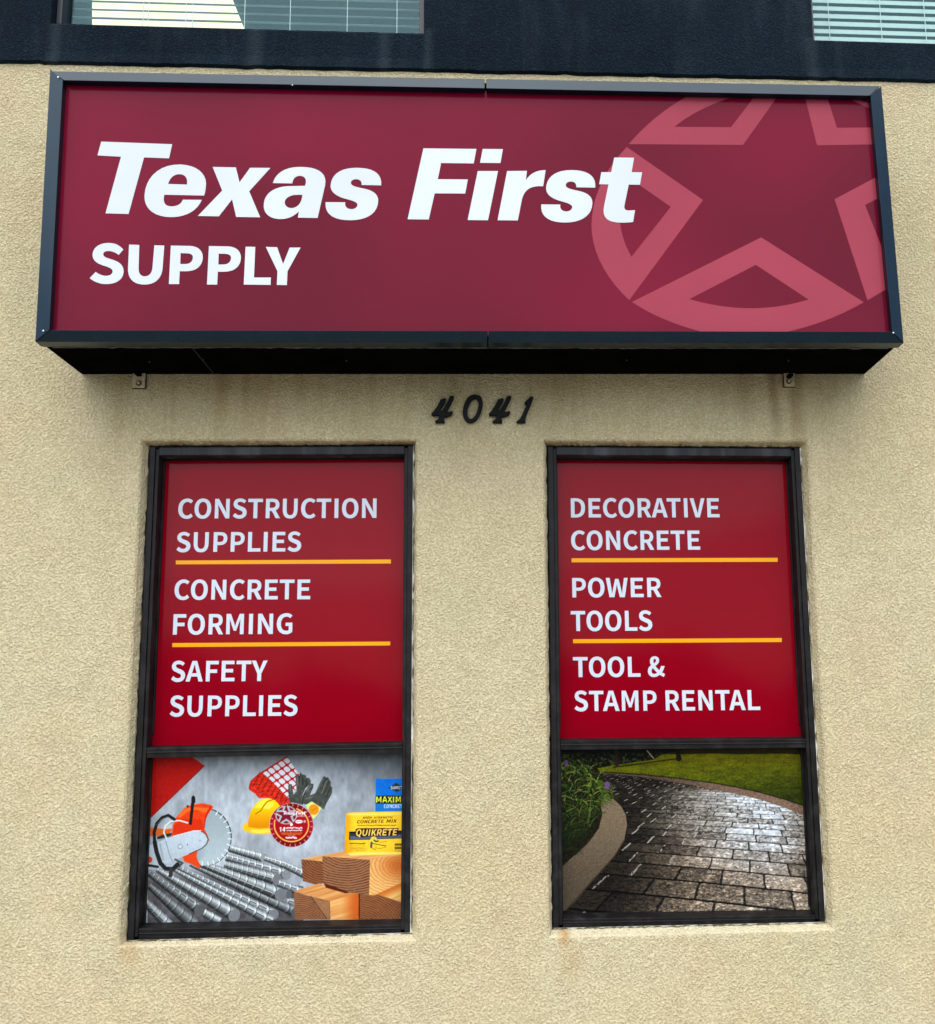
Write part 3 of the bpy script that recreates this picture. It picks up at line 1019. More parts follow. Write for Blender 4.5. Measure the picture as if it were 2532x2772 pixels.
# screws, chips and hanging tabs
for (u, v2) in ((157.5, 209), (117.5, 895.5), (2419, 901), (792, 230)):
    dome('screw', pix(u, v2, YS + 0.002), 0.0032, M_STEEL, SIGN, 0.5)
for (x0, x1, y0, y1, bx, by) in ((362, 394, 1008, 1051, 376, 1037), (2121, 2151, 1008, 1047.5, 2136, 1032)):
    a, b2 = pix(x0, y0, -0.004), pix(x1, y1, -0.004)
    tb = box('hanging_tab', a[0], b2[0], -0.0125, -0.0065, b2[2], a[2] + 0.02, M_TABPAINT, SIGN, 0.0010)
    box('gap_shade', a[0] - 0.0022, b2[0] + 0.0022, -0.0064, -0.0005, b2[2] - 0.0022, a[2] + 0.02, M_TABGAP, tb)  # dark strip edging the tab stands in for its shaded gap
    c = pix(bx, by, -0.014)
    ring = [(c[0] + 0.0095 * math.cos(q), c[2] + 0.0095 * math.sin(q)) for q in np.linspace(0, 2 * math.pi, 19)[:-1]]
    flat('washer', [ring], -0.0138, 0.0012, M_TABGAP, tb)
    ring = [(c[0] + 0.0055 * math.cos(q), c[2] + 0.0055 * math.sin(q)) for q in np.linspace(0, 2 * math.pi, 7)[:-1]]
    flat('bolt_head', [ring], -0.0175, 0.003, M_TABPAINT, tb, 0.0008)
    # bent steel lug that joins the tab to the cabinet
    box('lug', c[0] - 0.008, c[0] + 0.010, -0.040, -0.0127, r1[3][2] - 0.012, r1[3][2] - 0.001, M_CAB, tb, 0.003)

# ------------------------------------------------------------------ house numerals
N0 = crop(1150, 1040, .17382)
YN = -0.0105
four = 'M 250 240 L 300 228 L 328 222 L 336 236 L 312 295 L 268 362 L 240 408 L 248 416 L 274 414 L 300 372 L 345 305 L 372 240 L 390 197 L 402 189 L 446 189 L 458 203 L 432 268 L 396 340 L 352 418 L 352 432 C 370 440 385 436 400 430 C 415 422 436 424 440 440 C 440 470 410 495 370 508 C 345 515 320 514 304 518 L 300 556 C 304 568 318 572 314 592 C 312 604 306 606 296 606 L 178 604 C 164 602 160 592 166 580 C 172 568 192 566 206 552 C 222 536 228 522 226 504 C 222 492 206 488 186 491 C 165 494 150 498 132 496 C 112 492 102 482 105 466 C 110 454 130 440 150 414 L 196 350 L 226 290 Z'
zero = 'M 775 167 C 800 166 815 176 832 184 L 846 173 L 862 186 C 890 215 905 260 903 320 C 900 400 868 490 815 552 C 785 586 745 606 708 606 C 650 604 600 550 592 460 C 590 370 620 275 672 212 C 704 178 740 168 775 167 Z M 806 234 C 780 220 752 234 728 262 C 690 312 664 390 665 462 C 668 512 690 545 722 546 C 762 540 796 490 818 425 C 836 368 842 318 834 282 C 830 266 820 252 806 234 Z'
one = 'M 1635 206 L 1688 200 L 1694 214 L 1660 310 L 1620 400 L 1582 490 C 1572 525 1562 550 1568 572 C 1576 590 1572 604 1560 606 L 1444 606 C 1432 602 1430 590 1438 578 C 1450 566 1470 562 1482 546 C 1500 520 1520 475 1540 430 L 1575 352 L 1592 314 L 1576 310 L 1562 318 C 1552 305 1554 290 1568 275 C 1585 258 1600 250 1612 236 Z'
for s, dx, lab in ((four, 0, 'raised black numeral 4 that opens the house number, before the 0'),
                   (zero, 0, 'raised black oval numeral 0 of the house number'),
                   (four, 893, 'raised black numeral 4 between the numerals 0 and 1'),
                   (one, 0, 'raised black numeral 1 that ends the house number')):
    f = onplane(N0, YN)
    lps = path(s, lambda x, y: f(x + dx, y), 6)
    o = flat('house_numeral', lps, YN + 0.001, 0.0058, M_NUM, None, 0.0018, 2)
    tag(o, lab, 'numeral', 'numerals of the house number')

# ------------------------------------------------------------------ window lettering: a bold humanist capital alphabet
GL = {
    'I': (20, 13, 13, 'M 0 0 L 20 0 20 100 0 100 Z'),
    'L': (65, 13, 3, 'M 0 0 L 65 0 65 17 20 17 20 100 0 100 Z'),
    'E': (67, 13, 6, 'M 0 0 L 67 0 67 17 20 17 20 43 59 43 59 60 20 60 20 83 65 83 65 100 0 100 Z'),
    'F': (64, 13, 3, 'M 0 0 L 20 0 20 41 57 41 57 58 20 58 20 83 64 83 64 100 0 100 Z'),
    'T': (76, 3, 3, 'M 28 0 L 48 0 48 83 76 83 76 100 0 100 0 83 28 83 Z'),
    'N': (76, 13, 13, 'M 0 0 L 19 0 19 40 16.5 70 17 70 56 0 76 0 76 100 57 100 57 60 59.5 31 59 31 20 100 0 100 Z'),
    'M': (88, 13, 13, 'M 0 0 L 18 0 18 40 16 73 17 73 38 17 50 17 70 73 71 73 69.5 40 69.5 0 88 0 88 100 66 100 49 54 44.5 39 44 39 39.5 54 22 100 0 100 Z'),
    'A': (88, 0, 0, 'M 0 0 L 21 0 28 24 60 24 67 0 88 0 56 100 32 100 Z M 32 40 L 56 40 50 62 44.5 83 44 83 38 62 Z'),
    'V': (82, 0, 0, 'M 0 100 L 21 100 33 54 41 22 42 22 50 54 62 100 82 100 53 0 29 0 Z'),
    'W': (114, 2, 2, 'M 0 100 L 20 100 27 53 31 20 31.7 20 38.5 53 48.5 95 66 95 76 53 83 20 83.7 20 87.5 53 95 100 114 100 97 0 71 0 61 44 57 67 56.5 67 52 44 42.5 0 17 0 Z'),
    'Y': (81, -1, -1, 'M 30 0 L 50 0 50 36 81 100 60 100 49 73 41.5 54 41 54 33.5 73 22 100 0 100 30 36 Z'),
    'X': (80, 0, 0, 'M 0 0 L 21 0 40 37 59 0 81 0 52 51 79 100 58 100 41 66 24 100 2 100 29 52 Z'),
    'K': (76, 13, 0, 'M 0 0 L 20 0 20 28 31 42 54 0 76 0 43 58 74 100 52 100 20 57 20 100 0 100 Z'),
    'H': (78, 13, 13, 'M 0 0 L 20 0 20 42 58 42 58 0 78 0 78 100 58 100 58 60 20 60 20 100 0 100 Z'),
    'U': (77, 12, 12, 'M 0 100 L 20 100 20 44 C 20 24 26 15 39 15 C 52 15 58 24 58 44 L 58 100 L 77 100 L 77 46 C 77 15 65 -2 39 -2 C 12 -2 0 15 0 46 Z'),
    'P': (71, 13, 5, 'M 0 0 L 20 0 20 34 33 34 C 55 34 71 45 71 68 C 71 91 55 100 33 100 L 0 100 Z M 20 50 L 31 50 C 45 50 52 55 52 68 C 52 80 45 84 31 84 L 20 84 Z'),
    'R': (74, 13, 2, 'M 0 0 L 20 0 20 37 32 37 52 0 74 0 51 41 C 63 45 70 54 70 69 C 70 92 54 100 34 100 L 0 100 Z M 20 53 L 32 53 C 44 53 51 58 51 69 C 51 80 44 84 32 84 L 20 84 Z'),
    'D': (77, 13, 6, 'M 0 0 L 28 0 C 58 0 77 17 77 51 C 77 84 58 100 27 100 L 0 100 Z M 20 16 L 26 16 C 45 16 56 26 56 51 C 56 75 45 84 26 84 L 20 84 Z'),
    'O': (86, 6, 6, 'M 43 -2 C 69 -2 86 18 86 50.5 C 86 82 69 102 43 102 C 17 102 0 82 0 50.5 C 0 18 17 -2 43 -2 Z M 43 15 C 29 15 20.5 29 20.5 50.5 C 20.5 72 29 85 43 85 C 57 85 65.5 72 65.5 50.5 C 65.5 29 57 15 43 15 Z'),
    'Q': (86, 6, 6, 'M 43 -2 C 50 -8 60 -20 78 -22 L 84 -8 C 76 -6 68 -2 64 4 C 78 12 86 28 86 50.5 C 86 82 69 102 43 102 C 17 102 0 82 0 50.5 C 0 18 17 -2 43 -2 Z M 43 15 C 29 15 20.5 29 20.5 50.5 C 20.5 72 29 85 43 85 C 57 85 65.5 72 65.5 50.5 C 65.5 29 57 15 43 15 Z'),
    'C': (76, 6, 2, 'M 46 -2 C 58 -2 68 3 76 12 L 65 25 C 60 19 54 15 47 15 C 31 15 21 28 21 50 C 21 72 32 85 47 85 C 54 85 59 82 64 77 L 75 90 C 68 97 58 102 46 102 C 21 102 0 83 0 50 C 0 16 20 -2 46 -2 Z'),
    'G': (79, 6, 11, 'M 48 -2 C 61 -2 72 3 79 10 L 79 55 L 45 55 L 45 39 L 61 39 L 61 19 C 58 16 54 15 50 15 C 30 15 21 28 21 50 C 21 72 32 85 49 85 C 57 85 63 82 67 77 L 78 90 C 71 97 62 102 48 102 C 21 102 0 83 0 50 C 0 16 20 -2 48 -2 Z'),
    'S': (70, 5, 5, 'M 34 -2 C 57 -2 71 12 71 30 C 71 45 62 53 50 58 L 37 63 C 29 66 22 69 22 76 C 22 82 28 85 36 85 C 44 85 51 82 57 77 L 67 89 C 59 97 47 102 36 102 C 16 102 2 90 2 74 C 2 59 12 51 23 47 L 36 41 C 45 38 50 35 50 28 C 50 21 45 16 34 16 C 25 16 18 20 11 27 L 0 13 C 8 4 20 -2 34 -2 Z'),
    '&': (88, 6, 1, 'M 30 -2 C 43 -2 53 3 61 10 C 68 5 76 1 83 -2 L 88 14 C 83 16 78 18 73 21 C 80 31 85 41 88 53 L 69 53 C 67 45 64 38 60 32 C 52 38 45 46 39 54 C 51 61 60 69 60 82 C 60 95 51 102 37 102 C 21 102 12 91 12 78 C 12 71 14 64 18 57 C 8 51 0 42 0 27 C 0 10 12 -2 30 -2 Z M 32 14 C 24 14 19 19 19 28 C 19 34 22 39 26 44 C 33 35 41 27 48 20 C 43 16 38 14 32 14 Z M 33 66 C 31 70 30 74 30 78 C 30 85 33 89 37 89 C 42 89 44 86 44 81 C 44 75 39 70 33 66 Z'),
    '1': (45, 8, 12, 'M 14 0 L 36 0 36 100 20 100 0 84 0 66 14 74 Z'),
    '4': (66, 2, 4, 'M 36 0 L 55 0 55 22 66 22 66 38 55 38 55 100 33 100 0 36 0 22 36 22 Z M 36 38 L 18 38 36 76 Z'),
}
KERN = {'TA': -7, 'AT': -7, 'TO': -3, 'AV': -6, 'VA': -6, 'LY': -6, 'FE': 0, 'SA': -1, 'AF': 2, 'PA': -5, 'RA': 0, 'TI': 2}

def layout(text):
    """closed loops in font units, total ink width"""
    loops, x, prev = [], 0, ''
    for i, ch in enumerate(text):
        if ch == ' ':
            x += 30
            prev = ''
            continue
        wd, lsb, rsb, s = GL[ch]
        x += (0 if not loops else lsb) + KERN.get(prev + ch, 0)
        loops += path(s, lambda a, b2, x=x: (a + x, b2), 7)
        x += wd
        ink = x
        x += rsb
        prev = ch
    return loops, ink

def text_on(text, cf, xl, yl, xr, yr, ytop, y, slant=0.0):
    lps, ink = layout(text)
    a, b2, c = pix(*cf(xl, yl), y), pix(*cf(xr, yr), y), pix(*cf(xl, ytop), y)
    h = c[2] - a[2]
    def f(q):
        t = q[0] / ink
        return (a[0] + (b2[0] - a[0]) * t + slant * q[1] / 100 * h, a[2] + (b2[2] - a[2]) * t + q[1] / 100 * h)
    return [[f(q) for q in lp] for lp in lps]

YW = GY - 0.0006
CL = crop(320, 1160, .45627)
CR = crop(1440, 1160, .45627)
SIGNS = {
    'L': (CL, [('CONSTRUCTION', 355, 534, 1533, 530, 418), ('SUPPLIES', 346, 733, 1085, 729, 616), ('CONCRETE', 333, 1016, 1140, 1013, 898),
               ('FORMING', 325, 1223, 1033, 1218, 1102), ('SAFETY', 314, 1502, 884, 1498, 1380), ('SUPPLIES', 306, 1709, 1063, 1704, 1586)],
          [((343, 783), (1619, 777), (1619, 801), (343, 806)), ((322, 1273), (1615, 1264), (1615, 1287), (322, 1297))],
          'red window sign listing construction, concrete forming and safety supplies'),
    'R': (CR, [('DECORATIVE', 233, 528, 1115, 527, 414), ('CONCRETE', 234, 721, 1000, 719, 607), ('POWER', 241, 1002, 770, 1000, 887),
               ('TOOLS', 233, 1202, 715, 1199, 1083), ('TOOL &', 246, 1475, 790, 1472, 1356), ('STAMP RENTAL', 254, 1677, 1356, 1670, 1557)],
          [((236, 770), (1459, 767), (1459, 791), (236, 794)), ((245, 1250), (1483, 1243), (1483, 1267), (245, 1274))],
          'red window sign listing decorative concrete, power tools and stamp rental'),
}
PANEL = {}
for k in 'LR':
    W = WINS[k]
    P, sj, tj = W['P'], W['sj'], W['tj']
    zr = W['rail_z']
    xa0, xb0 = lerp2(P, sj, 0)[0] - 0.004, lerp2(P, 1 - sj, 0)[0] + 0.004
    xa1, xb1 = lerp2(P, sj, .62)[0] - 0.004, lerp2(P, 1 - sj, .62)[0] + 0.004
    ztl, ztr = P[0][2] - 0.026, P[1][2] - 0.026
    cf, lines, bars, lab = SIGNS[k]
    root = empty('window_sign', ((xa1 + xb1) / 2, GY, (zr[0] + zr[1]) / 2), lab, 'sign', 'red window signs')
    pts = [(xa0, GY, ztl), (xb0, GY, ztr), (xb1, GY, zr[1] + 0.004), (xa1, GY, zr[0] + 0.004)]
    pn = prism('film', pts, [(a, GY + 0.0008, c) for a, _, c in pts], M_WINRED, root)
    for L in lines:
        flat('lettering', text_on(L[0], cf, L[1], L[2], L[3], L[4], L[5], YW), YW, 0.0003, M_WINWHITE, pn)
    for q in bars:
        lp = [tuple(pix(*cf(*p), YW)[[0, 2]]) for p in q]
        flat('divider_line', [lp], YW, 0.0003, M_YELLOW, pn)
    xa2, xb2 = lerp2(P, sj, 1)[0] - 0.004, lerp2(P, 1 - sj, 1)[0] + 0.004
    PANEL[k] = (min(xa1, xa2), max(xb1, xb2), P[3][2] + 0.010, max(zr) - 0.012)

#POSTERS
# ------------------------------------------------------------------ printed films in the lower sashes
# flat prints: drawn by code on a fine sheet, one colour per vertex
def hsh(ix, iy, seed):
    h = (ix.astype(np.int64) * 374761393 + iy.astype(np.int64) * 668265263 + seed * 974711) & 0x7fffffff
    h = ((h ^ (h >> 13)) * 1274126177) & 0x7fffffff
    return ((h ^ (h >> 16)) & 0xffff) / 65535.0

def vn(x, y, seed=0):
    ix, iy = np.floor(x), np.floor(y)
    fx, fy = x - ix, y - iy
    fx, fy = fx * fx * (3 - 2 * fx), fy * fy * (3 - 2 * fy)
    a, b_ = hsh(ix, iy, seed), hsh(ix + 1, iy, seed)
    c, d = hsh(ix, iy + 1, seed), hsh(ix + 1, iy + 1, seed)
    return (a + (b_ - a) * fx) * (1 - fy) + (c + (d - c) * fx) * fy

def fbm(x, y, seed=0, o=4):
    s, a, tot = 0, 1.0, 0
    for k in range(o):
        s = s + a * vn(x * 2 ** k, y * 2 ** k, seed + 17 * k)
        tot += a
        a *= 0.55
    return s / tot

def sstep(x, a, b_):
    t_ = np.clip((x - a) / (b_ - a), 0, 1)
    return t_ * t_ * (3 - 2 * t_)

class Canvas:
    def __init__(self, x0, x1, z0, z1, nu, nv, ss=2):
        self.b = (x0, x1, z0, z1)
        self.nu, self.nv, self.ss = nu, nv, ss
        U, V = nu * ss, nv * ss
        xs = x0 + (x1 - x0) * (np.arange(U) + 0.5) / U
        zs = z1 - (z1 - z0) * (np.arange(V) + 0.5) / V
        XX, ZZ = np.meshgrid(xs, zs)
        P_ = np.stack([XX.ravel(), np.full(XX.size, GY), ZZ.ravel()], 1)
        u, v_ = proj(P_)
        self.X, self.Y = u.reshape(V, U), v_.reshape(V, U)
        self.img = np.zeros((V, U, 3))

    def sub(self, u0, u1, v0, v1):
        x0, x1, z0, z1 = self.b
        V, U = self.X.shape
        cs = [pix(a, b_, GY) for a in (u0, u1) for b_ in (v0, v1)]
        cx = [(c[0] - x0) / (x1 - x0) * U for c in cs]
        cz = [(z1 - c[2]) / (z1 - z0) * V for c in cs]
        return (slice(max(0, int(min(cz)) - 1), max(0, min(V, int(max(cz)) + 2))), slice(max(0, int(min(cx)) - 1), max(0, min(U, int(max(cx)) + 2))))

    def mask(self, loops):
        al = np.array([p for l in loops for p in l])
        sl = self.sub(al[:, 0].min(), al[:, 0].max(), al[:, 1].min(), al[:, 1].max())
        X, Y = self.X[sl], self.Y[sl]
        ins = np.zeros(X.shape, bool)
        for l in loops:
            for (xa, ya), (xb, yb) in zip(l, l[1:] + l[:1]):
                if ya == yb:
                    continue
                cnd = (ya > Y) != (yb > Y)
                ins ^= cnd & (X < (xb - xa) * (Y - ya) / (yb - ya) + xa)
        return sl, ins, X, Y

    def put(self, sl, m_, X, Y, col, a=1.0):
        if not m_.any():
            return
        if callable(col):
            c = np.stack(np.broadcast_arrays(*col(X, Y)), -1).astype(float)
        else:
            c = np.broadcast_to(np.array(col, float), X.shape + (3,))
        al = (m_ * 1.0 if not callable(a) else m_ * a(X, Y))
        if not callable(a):
            al = al * a
        self.img[sl] = self.img[sl] * (1 - al[..., None]) + c * al[..., None]

    def poly(self, pts, col, cf=None, a=1.0):
        loops = pts if isinstance(pts[0][0], (tuple, list)) else [pts]
        if cf:
            loops = [[cf(*p) for p in l] for l in loops]
        self.put(*self.mask(loops), col, a)

    def stroke(self, pts, wd, col, cf=None, a=1.0, w1=None):
        if cf:
            s = cf(1, 0)[0] - cf(0, 0)[0]
            pts = [cf(*p) for p in pts]
            wd *= s
            w1 = w1 * s if w1 is not None else None
        w1 = wd if w1 is None else w1
        al = np.array(pts)
        mw = max(wd, w1)
        sl = self.sub(al[:, 0].min() - mw, al[:, 0].max() + mw, al[:, 1].min() - mw, al[:, 1].max() + mw)
        X, Y = self.X[sl], self.Y[sl]
        m_ = np.zeros(X.shape, bool)
        n = len(pts) - 1
        for k in range(n):
            (xa, ya), (xb, yb) = pts[k], pts[k + 1]
            dx, dy = xb - xa, yb - ya
            L2 = dx * dx + dy * dy + 1e-9
            t_ = np.clip(((X - xa) * dx + (Y - ya) * dy) / L2, 0, 1)
            d = np.hypot(X - xa - t_ * dx, Y - ya - t_ * dy)
            m_ |= d < (wd + (w1 - wd) * (k + t_) / n) / 2
        self.put(sl, m_, X, Y, col, a)

    def ell(self, cx, cy, rx, ry, col, cf=None, a=1.0, ang=0.0):
        pts = []
        for q in np.linspace(0, 2 * math.pi, 49)[:-1]:
            ex, ey = rx * math.cos(q), ry * math.sin(q)
            pts.append((cx + ex * math.cos(ang) - ey * math.sin(ang), cy + ex * math.sin(ang) + ey * math.cos(ang)))
        self.poly(pts, col, cf, a)

    def text(self, s, x0, y0, x1, y1, h, col, cf, slant=0.2):
        lps, ink = layout(s)
        f = lambda q: cf(x0 + (x1 - x0 - slant * h) * q[0] / ink + slant * h * q[1] / 100, y0 + (y1 - y0) * q[0] / ink - h * q[1] / 100)
        self.put(*self.mask([[f(q) for q in l] for l in lps]), col)

    def finish(self, name, root):
        ss, nu, nv = self.ss, self.nu, self.nv
        im = np.clip(self.img, 0, 255).reshape(nv, ss, nu, ss, 3).mean((1, 3)) / 255
        li = np.where(im <= 0.04045, im / 12.92, ((im + 0.055) / 1.055) ** 2.4) * 0.86
        x0, x1, z0, z1 = self.b
        xs = x0 + (x1 - x0) * (np.arange(nu) + 0.5) / nu
        zs = z1 - (z1 - z0) * (np.arange(nv) + 0.5) / nv
        XX, ZZ = np.meshgrid(xs, zs)
        co = np.stack([XX, np.full_like(XX, GY), ZZ], -1).reshape(-1, 3)
        idx = np.arange(nu * nv).reshape(nv, nu)
        q = np.stack([idx[1:, :-1], idx[1:, 1:], idx[:-1, 1:], idx[:-1, :-1]], -1).reshape(-1, 4)
        me = bpy.data.meshes.new(name)
        me.vertices.add(len(co))
        me.vertices.foreach_set('co', co.astype(np.float32).ravel())
        me.loops.add(q.size)
        me.loops.foreach_set('vertex_index', q.astype(np.int32).ravel())
        me.polygons.add(len(q))
        me.polygons.foreach_set('loop_start', np.arange(0, q.size, 4, dtype=np.int32))
        at = me.color_attributes.new('print', 'FLOAT_COLOR', 'POINT')
        at.data.foreach_set('color', np.concatenate([li.reshape(-1, 3), np.ones((nu * nv, 1))], 1).astype(np.float32).ravel())
        me.update()
        me.validate()
        return add(name, me, M_PRINT, root)

def shade(c0, c1, f):
    return lambda X, Y: tuple(c0[i] + (c1[i] - c0[i]) * f(X, Y) for i in range(3))

kA, kB = crop(320, 1980, .45627), crop(380, 2020, .23810)
kC, kD = crop(640, 2020, .25530), crop(700, 2180, .22270)
kE, kF, kG = crop(700, 2160, .09234), crop(930, 2200, .09777), crop(380, 2340, .23900)
kL = crop(1440, 1980, .46713)

def star_logo(cv, cf, cx, cy, rx, ry, col, hole):
    """disc cut by a five-pointed star, each cut-off piece with a hole of its own"""
    R2 = 0.40
    tip = [(math.cos(math.radians(-90 + 36 + 72 * k)), math.sin(math.radians(-90 + 36 + 72 * k))) for k in range(5)]
    inn = [(R2 * math.cos(math.radians(-90 + 72 * k)), R2 * math.sin(math.radians(-90 + 72 * k))) for k in range(5)]
    tip = [(math.cos(math.radians(-90 + 72 * k)), math.sin(math.radians(-90 + 72 * k))) for k in range(5)]
    inn = [(R2 * math.cos(math.radians(-54 + 72 * k)), R2 * math.sin(math.radians(-54 + 72 * k))) for k in range(5)]
    for k in range(5):
        a0, a1 = -90 + 72 * k + 2, -90 + 72 * (k + 1) - 2
        arc = [(math.cos(math.radians(a)), math.sin(math.radians(a))) for a in np.linspace(a0, a1, 12)]
        seg = arc + [inn[k]]
        mc = (sum(p[0] for p in seg) / len(seg), sum(p[1] for p in seg) / len(seg))
        mc = (mc[0] * 0.93, mc[1] * 0.93)
        hl = [(mc[0] + (p[0] - mc[0]) * 0.5, mc[1] + (p[1] - mc[1]) * 0.5) for p in seg]
        T = lambda l: [(cx + rx * p[0], cy + ry * p[1]) for p in l]
        cv.poly(T(seg), col, cf)
        cv.poly(T(hl), hole, cf)

def squiggle(cv, cf, x0, x1, y, h, col, seed, wd=None):
    r = random.Random(seed)
    x = x0
    while x < x1:
        l = r.uniform(0.5, 1.4) * h
        cv.stroke([(x, y + r.uniform(-.25, .25) * h), (min(x1, x + l * .5), y + r.uniform(-.4, .3) * h), (min(x1, x + l), y + r.uniform(-.25, .25) * h)], (wd or h * .55), col, cf)
        x += l + (h * 0.5 if r.random() < .25 else 0.05 * h)

def paint_supplies(cv):
    X, Y = cv.X, cv.Y
    # concrete backdrop
    n = fbm(X / 60, Y / 60, 1) * 0.6 + fbm(X / 9, Y / 22, 5, 3) * 0.4
    g = 150 + 95 * (n - 0.5)
    u = (X - 400) / 690
    vv = (Y - 2050) / 440
    g = g * (1.06 - 0.30 * sstep(u + 0.2 * (1 - vv), 0.75, 1.15) * (1 - vv)) * (0.82 + 0.22 * sstep(vv, 0.0, 0.25)) + 14 * np.exp(-((u - .45) ** 2 + (vv - .4) ** 2) * 8)
    cv.img[..., 0], cv.img[..., 1], cv.img[..., 2] = g * 0.955, g * 1.01, g * 1.045
    # dark floor under the bars
    cv.poly([(90, 60), (500, 20), (1850, 250), (1850, 700), (80, 700)], lambda X, Y: tuple(c * (0.6 + 0.8 * fbm(X / 14, Y / 14, 8)) for c in (78, 76, 78)), kG, a=lambda X, Y: sstep(Y, 2335, 2400))
    # red corner
    cv.poly([(90, 100), (590, 120), (733, 222), (120, 815), (90, 830)], lambda X, Y: tuple(c * (0.90 + 0.16 * vn(X / 3, Y / 3, 3)) for c in (172, 20, 14)), kB)
    rr = random.Random(2)
    for _ in range(26):
        x, y = rr.uniform(150, 560), rr.uniform(180, 640)
        if y < 800 - (x - 130) * .95:
            cv.ell(x, y, 6, 6, (135, 12, 10), kB)
    cv.stroke([(733, 222), (128, 805)], 7, (110, 15, 12), kB)
    # reinforcing bars: far ones first
    def bar(p0, p1, r0, r1, tone, ribs=9, slot=-0.3, cap=True, cf=kG, slotted=True):
        (xa, ya), (xb, yb) = cf(*p0), cf(*p1)
        s = cf(1, 0)[0] - cf(0, 0)[0]
        ra, rb = r0 * s, r1 * s
        dx, dy = xb - xa, yb - ya
        L = math.hypot(dx, dy)
        ux, uy = dx / L, dy / L
        nx, ny = -uy, ux                      # towards lower left/right: underside
        if ny < 0:
            nx, ny = -nx, -ny
        mr = max(ra, rb) * 1.2
        sl = cv.sub(min(xa, xb) - mr, max(xa, xb) + mr, min(ya, yb) - mr, max(ya, yb) + mr)
        X, Y = cv.X[sl], cv.Y[sl]
        t_ = ((X - xa) * ux + (Y - ya) * uy) / L
        d = (X - xa) * nx + (Y - ya) * ny
        rad = ra + (rb - ra) * np.clip(t_, 0, 1)
        ph0 = ribs * (t_ * 1.45 - 0.45 * t_ * t_)
        q = d / rad
        bulge = np.sqrt(np.clip(1 - q * q, 0, 1))
        ph = ph0 - 0.42 * bulge * rad / L * ribs
        fr = ph - np.floor(ph)
        rib = (fr < 0.17)
        edge = 1.0 + 0.09 * (np.abs(fr - 0.085) < 0.085)
        inside = (np.abs(q) < edge) & (t_ > 0) & (t_ < 1)
        lum = 0.55 + 0.36 * np.exp(-((q + 0.48) / 0.34) ** 2) - 0.42 * sstep(q, 0.0, 0.9) + 0.10 * sstep(q, 0.8, 1.0)
        lum = lum * (0.92 + 0.16 * fbm(X / 5, Y / 5, 40, 2))
        lum = np.where(rib, lum * 1.12 + 0.10, lum)
        lum = np.where((fr > 0.17) & (fr < 0.26), lum * 0.45, lum)
        if slotted:
            sm = (np.abs(q - slot) < 0.085) & (fr > 0.28) & (fr < 0.95)
            lum = np.where(sm, 0.12, lum)
            lum = np.where((np.abs(q - slot + 0.15) < 0.06) & (fr > 0.2), np.maximum(lum, 0.95), lum)
        lum = lum * (0.35 + 0.65 * tone) * 222 + 8
        cv.put(sl, inside, X, Y, lambda X, Y: (lum * 0.95, lum * 1.0, lum * 1.0))
        if cap:
            cv.ell(xb, yb, rb * 0.82, rb * 1.0, lambda X, Y: tuple(c * tone * (0.9 + 0.15 * vn(X / 2, Y / 2, 4)) for c in (132, 136, 138)), ang=math.atan2(uy, ux))
    bar((650, 690), (868, 752), 22, 28, 1.05, 8, cf=kA, slotted=False)
    bar((868, 752), (985, 792), 14, 22, 1.15, 5, cap=False, cf=kA)
    bar((640, 745), (1000, 850), 22, 32, 0.98, 9, cf=kA)
    bar((985, 790), (1110, 850), 20, 26, 1.10, 5, cap=False, cf=kA)
    bar((630, 790), (945, 880), 24, 34, 0.85, 10, 0.1, cf=kA)
    bar((950, 900), (1100, 960), 22, 28, 0.95, 4, cap=False, cf=kA)
    bar((940, 985), (1080, 1035), 24, 28, 0.95, 4, cap=False, cf=kA)
    bar((820, 920), (1010, 968), 26, 26, 0.7, 4, cf=kA)
    bar((560, 0), (1760, 545), 20, 60, 0.62, 15, slotted=False)
    bar((640, -30), (1592, 345), 40, 76, 0.86, 12, 0.35)
    bar((420, 30), (1515, 570), 26, 62, 0.92, 15, -0.42)
    bar((380, 60), (1490, 650), 20, 62, 0.98, 15, -0.2, cap=False)
    bar((715, 545), (900, 650), 45, 52, 1.1, 2, cap=False, slotted=False)
    bar((190, 60), (1065, 578), 28, 76, 0.92, 12, slotted=False)
    bar((100, 240), (610, 690), 34, 80, 0.50, 8, slotted=False, cap=False)
    bar((90, 90), (672, 516), 38, 68, 0.66, 9, -0.5)
    bar((60, 430), (320, 690), 46, 66, 0.85, 5, 0.1, cap=False)
    # cut-off saw
    OR = lambda X, Y: tuple(c * (0.93 + 0.14 * vn(X / 6, Y / 6, 9)) for c in (222, 62, 16))
    def disc(X, Y):
        k = 0.86 + 0.12 * sstep(Y, 2190, 2340) + 0.05 * vn(X / 2, Y / 7, 2)
        return (168 * k, 184 * k, 188 * k)
    cv.ell(737, 1032, 305, 330, (62, 66, 70), kB)
    cv.ell(733, 1036, 296, 322, disc, kB)
    cv.ell(560, 1010, 250, 330, lambda X, Y: disc(X * 0 + X, Y - 40) if 0 else (132 + 0 * X, 146 + 0 * X, 152 + 0 * X), kB, a=lambda X, Y: 0.6 * sstep(570 - X, 0, 40))
    for a in np.arange(-62, 100, 13.2):
        c, s = math.cos(math.radians(a)), math.sin(math.radians(a))
        cv.stroke([(737 + 262 * c, 1032 + 284 * s), (737 + 302 * c, 1032 + 327 * s)], 9, (232, 238, 238), kB)
    cv.poly([(115, 925), (260, 940), (365, 935), (330, 1000), (200, 1020), (112, 1025)], (205, 92, 30), kB)
    cv.poly([(355, 1025), (372, 900), (415, 800), (490, 712), (570, 670), (700, 648), (810, 668), (832, 692), (775, 770), (738, 850), (728, 935), (765, 1010), (785, 1070), (700, 1160), (500, 1250), (360, 1200)], OR, kB)
